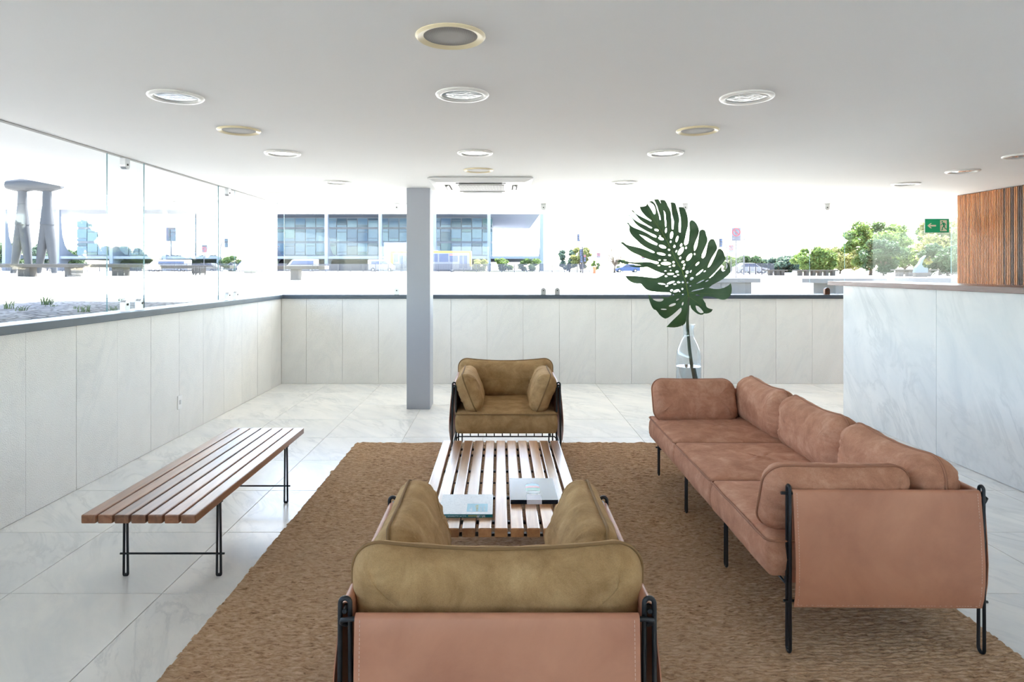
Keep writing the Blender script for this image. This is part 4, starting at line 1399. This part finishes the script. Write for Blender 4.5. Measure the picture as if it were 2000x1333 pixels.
# ------------------------------------------------------------------ glass palace across the road
M['pale_stone'] = plain('white_stone_cladding', srgb(124, 130, 142), 0.7, vary=0.03, scale=0.5)
M['bglass'] = [plain('facade_glass_%d' % i, c, 0.12, vary=0.0) for i, c in enumerate([srgb(62, 96, 128), srgb(80, 114, 142), srgb(96, 128, 148), srgb(70, 108, 118), srgb(48, 80, 102)])]
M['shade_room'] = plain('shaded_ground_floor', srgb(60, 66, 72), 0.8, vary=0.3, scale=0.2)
BD, GD = 150.0, 172.0
g0 = gz(-50, BD)
bl = empty('glass_palace', (-53.5, GD, g0), 0, 'long low glass fronted building with thin white sail shaped columns', 'building')
BO = Vector((-53.5, GD, g0))
def bx(m, x0, x1, y0, y1, z0, z1): return m.box(x0 - BO.x, x1 - BO.x, y0 - BO.y, y1 - BO.y, z0 - BO.z, z1 - BO.z)
xr = lambda px, d: (px - 977.0) * d / FPX
L0, R0 = xr(5, BD), xr(1061, BD)
gl0, gr0 = xr(150, GD), xr(962, GD)
bx(MB(), L0, R0, BD - 0.5, GD + 45, 15.35, 16.15).build('roof', M['pale_stone'], bl)
bx(MB(), xr(60, BD), R0, BD - 0.2, GD + 45, 4.15, 4.75).build('floor_slab', M['pale_stone'], bl)
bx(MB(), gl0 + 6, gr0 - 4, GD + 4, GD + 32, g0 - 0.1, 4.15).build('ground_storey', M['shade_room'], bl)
bx(MB(), gl0 + 0.2, gr0 - 0.2, GD + 0.15, GD + 32, 4.75, 15.35).build('glass_box_core', M['pale_stone'], bl)
cw = (gr0 - gl0) / 40.0
bandz = [(12.85, 15.15), (9.15, 12.3), (5.55, 8.6)]
mc = {}
for r, (z0, z1) in enumerate(bandz):
    for k in range(40):
        up = (k + r) % 2 == 0
        h = z1 - z0
        parts = [(0.0, h * 0.74), (h * 0.78, h)] if up else [(0.0, h * 0.22), (h * 0.26, h)]
        for (a_, b_) in parts:
            g = rnd.choices(range(5), [3, 4, 4, 1.2, 2.0 + (2 if r == 2 else 0)])[0]
            key = (g, round(b_ - a_, 3))
            if key not in mc: mc[key] = MB().box(-cw / 2 + 0.09, cw / 2 - 0.09, -0.05, 0.05, 0, b_ - a_).mesh('window_pane', M['bglass'][g])
            link('window_pane', mc[key], bl, loc=(gl0 + cw * (k + 0.5) - BO.x, 0, z0 + a_ - BO.z))
cols = [10, 115, 219, 323, 428, 534, 638, 743, 849, 955, 1058]
# upright fins set square to the facade: a straight outer edge, a hollow curve sweeping back to the floor slab
prof = [(0, 0), (0, 14.25), (0.6, 14.25), (0.8, 11.0), (1.2, 8.0), (2.0, 6.0), (3.2, 4.7), (5.0, 3.9), (7.0, 3.62), (7.0, 3.05), (5.0, 2.9), (3.2, 2.2), (2.4, 1.1), (2.1, 0)]
for i, px in enumerate(cols):
    x = xr(px, BD) - BO.x
    MB().prism([(BD - 0.45 - BO.y + q[0], q[1]) for q in prof], x - 0.38, x + 0.38, 'x').build('column', M['pale_stone'], bl)
bx(MB(), xr(750, 140), xr(822, 140), 140, 143, g0, 7.5).build('ramp_wall', M['pale_stone'], bl)

# ------------------------------------------------------------------ fence, vehicles, signs, lamps
M['galv'] = plain('galvanised_steel', srgb(44, 46, 58), 0.6, 0.0, vary=0.05)
M['rubber'] = plain('tyre_rubber', srgb(40, 40, 44), 0.8, vary=0)
M['car_glass'] = plain('dark_vehicle_glass', srgb(40, 56, 92), 0.15, vary=0)
M['chrome'] = plain('silver_rim', srgb(190, 192, 196), 0.3, 0.7, vary=0)


def fence(name, px0, px1, d, n, label):
    x0, x1 = xr(px0, d), xr(px1, d)
    w = (x1 - x0) / n
    e = empty('metal_fence', (x0, d, gz((x0 + x1) / 2, d)), 0, label, 'fence')
    m = MB()
    h = 1.22
    for x in (0.03, w - 0.03): m.box(x - 0.03, x + 0.03, -0.03, 0.03, 0, h)
    for z in (0.18, h - 0.04): m.box(0, w, -0.025, 0.025, z, z + 0.05)
    k = 0.16
    while k < w - 0.08:
        m.box(k - 0.034, k + 0.034, -0.012, 0.012, 0.2, h); k += 0.11
    me = m.mesh('fence_panel', M['galv'])
    for i in range(n):
        link('fence_panel', me, e, loc=(w * i, 0, 0))


fence('a', 0, 560, 97, 23, 'long pale metal fence across the plaza beyond the left benches')
fence('b', 562, 1152, 95, 24, 'pale metal fence between the plaza and the yellow and white bus')
fence('c', 1440, 1512, 70, 6, 'short pale metal fence beside the round bushes on the right')


def wheels(e, xs_, y, r):
    for x in xs_:
        for s in (-1, 1):
            w = MB().tube([(0, -0.1, 0), (0, 0.1, 0)], r, 20).build('wheel', M['rubber'], e, loc=(x, s * y, r))
            MB().tube([(0, -0.115, 0), (0, 0.115, 0)], r * 0.55, 14).build('hub', M['chrome'], w)


def car(p, label, paint, face=1, L=4.3, H=1.42, van=False):
    e = empty('van' if van else 'car', p, 0 if face > 0 else math.pi, label, 'van' if van else 'car')
    pm = plain('paint_' + label[:12].replace(' ', '_'), paint, 0.3, 0.2, vary=0)
    h = H
    if van:
        body = [(-L / 2, 0.3), (L / 2, 0.3), (L / 2, 0.9), (L / 2 - 0.35, 1.05), (L / 2 - 1.3, h - 0.1), (L / 2 - 1.6, h), (-L / 2 + 0.1, h), (-L / 2, h - 0.15)]
        win = [(-L / 2 + 0.5, 1.15), (L / 2 - 0.85, 1.15), (L / 2 - 1.4, h - 0.25), (-L / 2 + 0.5, h - 0.25)]
    else:
        body = [(-L / 2, 0.28), (L / 2, 0.28), (L / 2, 0.6), (L / 2 - 0.2, 0.72), (L / 2 - 1.15, 0.88), (L / 2 - 1.95, h - 0.03), (L / 2 - 2.3, h), (-L / 2 + 1.0, h), (-L / 2 + 0.35, 0.95), (-L / 2, 0.85)]
        win = [(-L / 2 + 0.6, 0.93), (L / 2 - 1.35, 0.91), (L / 2 - 2.0, h - 0.09), (-L / 2 + 1.1, h - 0.09)]
    MB().prism(body, -0.8, 0.8).build('body', pm, e)
    for s in (-1, 1):
        MB().prism(win, s * 0.795 - 0.02, s * 0.795 + 0.02).build('side_window', M['car_glass'], e)
    wheels(e, (-L * 0.31, L * 0.32), 0.72, 0.31)
    return e


car(on_ground(1224, 113), 'dark blue car seen through the lower holes of the leaf', srgb(60, 78, 118), -1)
car(on_ground(1466, 88), 'white car at the right behind the short fence', srgb(170, 171, 176), 1, 4.4)
car(on_ground(746, 101), 'white car left of the bus behind the column', srgb(170, 171, 176), 1, 4.0, 1.9, True)
car(on_ground(590, 118), 'long white minibus before the glass building', srgb(160, 164, 172), -1, 5.6, 2.2, True)
car(on_ground(483, 100), 'dark blue car by the far end of the left glass', srgb(86, 100, 132), 1, 3.2, 1.6)
car(on_ground(330, 105), 'white van behind the second concrete bench', srgb(170, 171, 176), -1, 6.6, 1.9, True)
car(on_ground(448, 107), 'silver car beside the dark blue car', srgb(140, 142, 150), -1, 2.9, 1.5)

M['bus_white'] = plain('bus_white', srgb(102, 104, 112), 0.4, vary=0.02)
M['bus_yellow'] = plain('bus_yellow', srgb(176, 132, 30), 0.4, vary=0)
M['bus_sign'] = plain('red_destination_sign', srgb(220, 100, 90), 0.5, vary=0)
bp = on_ground(843, 104)
bu = empty('bus', bp, 0, 'yellow and white city bus driving past behind the column', 'bus')
BL = 12.6
MB().box(-BL / 2, BL / 2, -1.25, 1.25, 0.35, 3.25, 0.08).build('body', M['bus_white'], bu)
MB().box(-BL / 2 - 0.01, BL / 2 + 0.01, -1.27, 1.27, 3.0, 3.3, 0.06).build('roof_stripe', M['bus_yellow'], bu)
MB().box(-BL / 2 - 0.02, -BL / 2 + 0.4, -1.27, 1.27, 0.9, 3.1, 0.03).build('tail_stripe', M['bus_yellow'], bu)
MB().box(BL / 2 - 0.25, BL / 2 + 0.02, -1.27, 1.27, 0.9, 3.1, 0.03).build('front_stripe', M['bus_yellow'], bu)
MB().box(-3.0, 1.0, -0.7, 0.7, 3.25, 3.45, 0.05).build('roof_unit', M['bus_white'], bu)
for x0, x1, z0, z1, nm in ((-5.7, -5.15, 1.6, 2.85, 'window'), (-3.4, -2.0, 1.6, 2.85, 'window'), (-1.8, -0.3, 1.6, 2.85, 'window'), (-0.1, 1.1, 1.6, 2.85, 'window'), (1.3, 2.75, 1.6, 2.85, 'window'), (2.95, 4.2, 1.6, 2.85, 'window'),
                           (-4.9, -4.3, 0.6, 2.6, 'door_leaf'), (-4.2, -3.6, 0.6, 2.6, 'door_leaf'), (4.5, 5.0, 0.6, 2.6, 'door_leaf'), (5.15, 5.7, 0.6, 2.6, 'door_leaf')):
    MB().box(x0, x1, -1.275, 1.275, z0, z1, 0.02).build(nm, M['car_glass'], bu)
MB().box(3.0, 4.15, -1.285, -1.2, 2.6, 2.82).build('route_display', M['bus_sign'], bu)
wheels(bu, (-3.4, 3.3), 1.1, 0.5)

M['sign_plate'] = plain('sign_plate_white', srgb(82, 82, 90), 0.5, vary=0)
M['sign_red'] = plain('sign_red', srgb(150, 26, 40), 0.5, vary=0)
M['sign_ink'] = plain('sign_ink', srgb(46, 48, 60), 0.5, vary=0)
M['sign_back'] = plain('sign_back_grey', srgb(150, 152, 160), 0.6, vary=0)


def no_stop_sign(px, py_top, d, w, label, text=True, ring=True, h=None, writing=False):
    p = on_ground(px, d)
    ztop = EYE - (py_top - 528) * d / FPX - p.z
    e = empty('road_sign', p, 0, label, 'sign')
    h = h or w * 1.3
    m = MB(); m.tube([(0, 0.03, -0.05), (0, 0.03, ztop - 0.05)], 0.035, 8); m.build('pole', M['galv'], e, True, 60)
    pl = MB().box(-w / 2, w / 2, -0.012, 0.012, ztop - h, ztop, 0.004).build('plate', M['sign_plate'], e)
    if ring:
        r = w * 0.40
        cz = ztop - w * 0.5
        q = [(r * math.cos(a_), -0.018, cz + r * math.sin(a_)) for a_ in [2 * math.pi * k / 28 for k in range(28)]]
        MB().tube(q, w * 0.034, 6, closed=True).build('red_ring', M['sign_red'], pl)
        text_mesh('letter', 'E', w * 0.68, M['sign_ink'], pl, T(0, -0.016, cz, math.pi / 2))
        s = r * 0.70
        MB().tube([(-s, -0.02, cz + s), (s, -0.02, cz - s)], w * 0.03, 6).build('red_slash', M['sign_red'], pl)
        if text:
            for k, t_ in enumerate(('AO LONGO', 'DO', 'MEIO-FIO')):
                text_mesh('lettering', t_, w * 0.2, M['sign_ink'], pl, T(0, -0.016, ztop - w * 1.02 - w * 0.17 * k, math.pi / 2))
    return e


no_stop_sign(1438, 445, 43, 0.60, 'no stopping sign with lettering under its red ring, right of the leaf', True, True, 0.88)
no_stop_sign(1428, 479, 62, 0.50, 'smaller no stopping sign low beside the leaf', False, True, 0.7)
no_stop_sign(1169, 494, 92, 0.5, 'tiny no stopping sign left of the bare tree', False, True, 0.7)
no_stop_sign(1256, 497, 92, 0.5, 'tiny no stopping sign behind the left edge of the leaf', False, True, 0.7)
no_stop_sign(398, 482, 60, 0.58, 'grey square no stopping sign seen through the left glass', False, True, 0.75)

M['lamp_black'] = plain('signal_housing', srgb(30, 34, 48), 0.6, vary=0)
M['signal_red'] = plain('red_signal_lens', srgb(210, 60, 60), 0.4, vary=0)


def signal_head(e, x, z, red=False):
    h = MB().box(-0.17, 0.17, -0.12, 0.12, -0.5, 0.5, 0.03).build('signal_head', M['lamp_black'], e, loc=(x, -0.1, z))
    for k in range(3):
        MB().tube([(0, -0.16, 0.32 - 0.32 * k), (0, -0.1, 0.32 - 0.32 * k)], 0.11, 12).build('lens', M['signal_red'] if red and k == 0 else M['car_glass'], h)


d = 92
p = on_ground(1138, d)
tl = empty('traffic_light', p, 0, 'traffic light pole with several black heads before the yellow green tree', 'traffic light')
m = MB(); m.tube([(0, 0, 0), (0, 0, 3.4), (-0.15, 0, 4.2), (-0.55, 0, 4.9)], [0.09, 0.08, 0.06, 0.05], 8); m.build('pole', M['galv'], tl, True)
signal_head(tl, -0.28, 2.9); signal_head(tl, 0.28, 2.1, True); signal_head(tl, -0.2, 2.0); signal_head(tl, -0.62, 5.0)
p = on_ground(1420, 75)
tl = empty('traffic_light', p, 0, 'traffic light whose head shows at the right edge of the leaf', 'traffic light')
m = MB(); m.tube([(0, 0, 0), (0, 0, 3.0), (-0.2, 0, 3.6), (-0.7, 0, 3.7)], [0.08, 0.07, 0.05, 0.04], 8); m.build('pole', M['galv'], tl, True)
signal_head(tl, -0.75, 3.6)

lp = empty('lamp_post', on_ground(1453, 66), 0, 'tall thin lamp post right of the no stopping sign', 'lamp post')
m = MB(); m.tube([(0, 0, 0), (0, 0, 7.5)], [0.07, 0.045], 8); m.tube([(0, 0, 3.6), (0.25, 0, 3.62)], 0.03, 6); m.build('pole', M['galv'], lp, True, 60)
MB().box(-0.5, 0.12, -0.1, 0.1, 7.45, 7.58, 0.03).build('lantern', M['galv'], lp)
lp = empty('lamp_post', on_ground(497, 84), 0, 'curved grey lamp post seen beside the left corner of the glass', 'lamp post')
m = MB(); m.tube([(0, 0, 0), (0, 0, 2.3), (-0.2, 0, 3.0), (-0.8, 0, 3.55), (-1.05, 0, 3.6)], [0.07, 0.06, 0.05, 0.04, 0.035], 8); m.build('pole', M['galv'], lp, True)
MB().box(-1.2, -1.0, -0.12, 0.12, 3.25, 3.85, 0.03).build('lantern', M['lamp_black'], lp)
lp = empty('lamp_post', on_ground(541, 110), 0, 'thin lamp post with a flat cross arm left of the glass building corner', 'lamp post')
m = MB(); m.tube([(0, 0, 0), (0, 0, 4.2)], [0.06, 0.05], 8); m.build('pole', M['galv'], lp, True, 60)
MB().box(-2.0, 0.4, -0.1, 0.1, 4.15, 4.3, 0.03).build('arm', M['galv'], lp)
M['orange'] = plain('orange_plastic', srgb(190, 80, 40), 0.5, vary=0)
bo = empty('orange_bollard', on_ground(1161, 90), 0, 'small orange hydrant post left of the blue car', 'bollard')
MB().lathe([(0.0, 0.0), (0.24, 0.0), (0.2, 0.1), (0.2, 0.75), (0.26, 0.8), (0.26, 0.9), (0.12, 1.0), (0.0, 1.02)], 16).build('post', M['orange'], bo, True, 40)
M['pale_metal'] = plain('pale_blue_metal', srgb(70, 82, 92), 0.5, vary=0.05)
cs = empty('curved_monument', on_ground(1796, 50), 0, 'small pale curved metal monument on the plaza before the trees', 'monument')
MB().prism([(-0.45, 0.35), (0.55, 0.35), (0.55, 0.7), (0.25, 0.75), (0.1, 0.95), (0.2, 1.3), (0.42, 1.65), (0.1, 1.4), (-0.1, 1.0), (-0.35, 0.75)], -0.15, 0.15).build('fin', M['pale_metal'], cs)
MB().box(-0.4, 0.5, -0.2, 0.2, -0.05, 0.35, 0.02).build('plinth', M['concrete'], cs)


# ------------------------------------------------------------------ trees and plants
def leafmat(name, c0, c1):
    m = Mat(name, c0, 0.6, 0, 0.25)
    f = m.noise(m.coords('Object'), 1.1, 4, 0.6)
    m.base(m.ramp(f, [(0.35, c0), (0.65, c1)]))
    tr = m.n('BsdfTranslucent'); tr.inputs[0].default_value = tuple(min(1, c * 1.3) for c in c1[:3]) + (1,)
    mx = m.n('MixShader'); mx.inputs[0].default_value = 0.35
    o = [n for n in m.t.nodes if n.type == 'OUTPUT_MATERIAL'][0]
    m.l(m.p.outputs[0], mx.inputs[1]); m.l(tr.outputs[0], mx.inputs[2]); m.l(mx.outputs[0], o.inputs[0])
    return m.m


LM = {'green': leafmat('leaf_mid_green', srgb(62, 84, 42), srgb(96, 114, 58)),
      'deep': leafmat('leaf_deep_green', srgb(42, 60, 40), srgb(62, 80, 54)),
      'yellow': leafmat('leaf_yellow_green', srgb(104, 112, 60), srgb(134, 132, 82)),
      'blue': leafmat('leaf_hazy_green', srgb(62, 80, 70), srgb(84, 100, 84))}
M['bark'] = plain('grey_bark', srgb(92, 80, 68), 0.9, vary=0.2, scale=4)


def tree(name, label, p, h, r, kind, seed, n=5000, leaf=0.2, clusters=26, trunk=0.3, group='trees beyond the plaza', bare=False, flat=0.75):
    rs = np.random.RandomState(seed)
    e = empty(name, p, 0, label, 'tree', group)
    m = MB()
    c0 = h * trunk
    m.tube([(0, 0, -0.2), (0.02 * r, 0, c0 * 0.6), (0.05 * r, 0.03 * r, c0)], [h * 0.035, h * 0.028, h * 0.024], 8)
    cl = []
    for k in range(clusters):
        a_, q = rs.rand() * 6.283, math.sqrt(rs.rand())
        zc = rs.rand()
        rad = r * (0.35 + 0.65 * math.sin(math.pi * (0.12 + 0.78 * zc))) * q
        c = np.array([math.cos(a_) * rad, math.sin(a_) * rad, c0 + (h - c0) * (0.1 + 0.82 * zc)])
        cl.append((c, r * (0.2 + 0.16 * rs.rand())))
    for c, _ in cl[:14 if not bare else clusters]:
        b = np.array([0.04 * r, 0.02 * r, c0 * (0.75 + 0.25 * rs.rand())])
        mid = (b + c) / 2 + rs.randn(3) * r * 0.07
        m.tube([tuple(b), tuple(mid), tuple(c)], [h * 0.016, h * 0.010, h * 0.004], 6)
        if bare:
            for _ in range(7):
                q = c + rs.randn(3) * r * 0.24
                m.tube([tuple(mid * 0.4 + c * 0.6), tuple((c + q) / 2 + rs.randn(3) * r * 0.03), tuple(q)], [h * 0.005, h * 0.0035, h * 0.0015], 4)
    m.build('trunk', M['bark'], e, True)
    if bare: return e
    ci = rs.randint(0, clusters, n)
    C = np.array([c for c, _ in cl])[ci]
    S = np.array([s for _, s in cl])[ci]
    dvec = rs.randn(n, 3)
    dvec /= np.linalg.norm(dvec, axis=1)[:, None]
    P = C + dvec * (S * (0.55 + 0.5 * rs.rand(n)))[:, None] * np.array([1, 1, flat])
    nr = dvec + rs.randn(n, 3) * 0.7
    nr /= np.linalg.norm(nr, axis=1)[:, None]
    up = rs.randn(n, 3)
    t1 = np.cross(nr, up); t1 /= np.linalg.norm(t1, axis=1)[:, None]
    t2 = np.cross(nr, t1)
    sz = leaf * (0.6 + 0.8 * rs.rand(n))[:, None]
    V = np.stack([P - t1 * sz, P + t2 * sz * 0.45, P + t1 * sz, P - t2 * sz * 0.45], 1).reshape(-1, 3).astype(np.float32)
    F = np.arange(4 * n, dtype=np.int32)
    me = bpy.data.meshes.new('foliage')
    me.vertices.add(4 * n); me.vertices.foreach_set('co', V.ravel())
    me.loops.add(4 * n); me.loops.foreach_set('vertex_index', F)
    me.polygons.add(n); me.polygons.foreach_set('loop_start', np.arange(0, 4 * n, 4, dtype=np.int32))
    me.materials.append(LM[kind])
    me.update(calc_edges=True)
    link('foliage', me, e)
    return e


def tr(px, top, wpx, d, kind, label, seed, name='leafy_tree', **kw):
    p = on_ground(px, d)
    h = EYE - (top - 528) * d / FPX - p.z
    tree(name, label, p, h, wpx / 2 * d / FPX, kind, seed, **kw)


tr(1700, 432, 96, 66, 'green', 'tall light green tree, the first tall one right of the bushes', 11, n=11000, leaf=0.17, clusters=46, trunk=0.14)
tr(1766, 440, 104, 76, 'green', 'wide green tree whose crown fills the middle behind the exit sign', 12, n=12000, leaf=0.17, clusters=46, trunk=0.14)
tr(1836, 428, 110, 66, 'yellow', 'yellow green tree behind the exit sign next to the slats', 13, n=12000, leaf=0.17, clusters=46, trunk=0.16)
tr(1912, 425, 110, 73, 'green', 'green tree mostly hidden behind the slatted partition', 14, n=9000, leaf=0.18, clusters=40, trunk=0.16)
tr(1725, 470, 84, 60, 'deep', 'dark green bushy tree low in front of the tall trees', 15, n=8000, leaf=0.15, clusters=34, trunk=0.1)
tr(1850, 480, 90, 58, 'deep', 'dark green bushy tree low beside the slatted partition', 16, n=8000, leaf=0.15, clusters=34, trunk=0.1)
tr(1592, 486, 74, 68, 'green', 'low green tree at the left end of the tall trees', 17, n=8000, leaf=0.16, clusters=32, trunk=0.12)
tr(1640, 484, 84, 82, 'yellow', 'low yellow green tree between the bushes and the tall trees', 18, n=8000, leaf=0.16, clusters=32, trunk=0.12)
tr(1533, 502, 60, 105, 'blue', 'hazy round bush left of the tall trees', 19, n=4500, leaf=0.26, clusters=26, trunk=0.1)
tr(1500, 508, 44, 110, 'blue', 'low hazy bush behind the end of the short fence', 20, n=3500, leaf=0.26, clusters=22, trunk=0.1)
tr(1462, 500, 56, 95, 'deep', 'dark round bush behind the lamp post and white car', 21, n=5000, leaf=0.22, clusters=26, trunk=0.1)
tr(1425, 502, 40, 100, 'green', 'green bush behind the right edge of the leaf', 22, n=3500, leaf=0.22, clusters=22, trunk=0.1)
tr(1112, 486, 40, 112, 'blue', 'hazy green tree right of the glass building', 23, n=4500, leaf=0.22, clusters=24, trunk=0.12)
tr(1134, 484, 40, 105, 'yellow', 'yellow leaved tree behind the traffic light', 24, n=4500, leaf=0.22, clusters=24, trunk=0.12)
tr(1200, 474, 44, 100, 'blue', 'bare leafless tree left of the big leaf', 25, name='bare_tree', bare=True, clusters=24, trunk=0.28)
tr(1162, 510, 16, 96, 'green', 'small green shrub by the orange post', 26, n=900, leaf=0.2, clusters=10, trunk=0.15)
tr(1216, 507, 26, 121, 'green', 'low green shrub behind the blue car', 27, n=1500, leaf=0.22, clusters=12, trunk=0.1)
tr(980, 507, 40, 135, 'green', 'green shrub under the right end of the glass building', 28, n=2500, leaf=0.24, clusters=18, trunk=0.1)
tr(1035, 506, 40, 142, 'green', 'green shrub under the outermost white column', 29, n=2500, leaf=0.24, clusters=18, trunk=0.1)
tr(940, 508, 34, 130, 'yellow', 'yellow green shrub just right of the bus', 30, n=2200, leaf=0.24, clusters=16, trunk=0.1)
tr(14, 474, 76, 235, 'deep', 'dark tree behind the left end of the glass building', 31, n=5000, leaf=0.5, clusters=26, trunk=0.1)
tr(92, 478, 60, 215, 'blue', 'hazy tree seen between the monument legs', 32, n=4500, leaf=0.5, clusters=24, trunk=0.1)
tr(146, 490, 50, 225, 'deep', 'dark low tree left of the facade glass', 33, n=4000, leaf=0.45, clusters=22, trunk=0.1)
tr(444, 500, 50, 120, 'deep', 'dark bush beyond the cars by the left glass corner', 34, n=3000, leaf=0.25, clusters=18, trunk=0.1)
tr(525, 506, 40, 125, 'deep', 'low dark bush under the flat armed lamp post', 35, n=2500, leaf=0.25, clusters=16, trunk=0.1)

# grass tufts between the stones
M['grass'] = plain('grass_blade', srgb(84, 106, 58), 0.7, vary=0.15)


def tuft(p, h, n, seed, label):
    rs = random.Random(seed)
    m = MB()
    for k in range(n):
        a_ = rs.uniform(0, 6.28); l = h * rs.uniform(0.5, 1.0); b = Vector((rs.uniform(-0.04, 0.04), rs.uniform(-0.04, 0.04), 0))
        lean = Vector((math.cos(a_), math.sin(a_), 0)) * l * rs.uniform(0.2, 0.7)
        m.tube([b, b + lean * 0.4 + Vector((0, 0, l * 0.6)), b + lean + Vector((0, 0, l * 0.85))], [0.004, 0.003, 0.0008], 4)
    tag(m.build('grass_tuft', M['grass'], loc=p), label, 'grass', 'grass tufts between the paving stones')


for i, (px, py, h, n) in enumerate([(90, 598, 0.16, 30), (15, 606, 0.14, 14), (42, 610, 0.08, 10), (98, 601, 0.04, 14), (165, 612, 0.10, 16), (222, 609, 0.08, 14), (150, 606, 0.06, 10), (235, 588, 0.06, 8)]):
    d = 6.0
    for _ in range(30):
        x = (px - 977.0) * d / FPX
        d = (EYE - gz(x, d)) * FPX / (py - 528)
    x = (px - 977.0) * d / FPX
    tuft((x, d, gz(x, d) - 0.005), h, n, i, ['big green grass tuft in the shaded paving by the left glass', 'leaning grass tuft at the left edge of the picture', 'thin grass sprig beside the leaning tuft', 'low flat tuft at the foot of the big grass tuft',
         'grass tuft by the dark patch next to the sill', 'short grass tuft by the pane edge at the sill', 'sparse sprig between the dark patch and the big tuft', 'tiny sprig right of the pane edge'][i])
for i, (px, d, h) in enumerate([(1255, 17.5, 0.05), (1490, 16.0, 0.06), (1515, 15.3, 0.05), (1235, 16.4, 0.05), (1480, 15.4, 0.05)]):
    tuft(on_ground(px, d), h, 24, 50 + i, ['faint dry tuft left of the leaf outside the far glass', 'dry tuft between the two near concrete benches', 'dry tuft close to the sill left of the angled bench', 'faint tuft low left of the leaf stem outside', 'yellowish tuft right of the grey bench'][i])
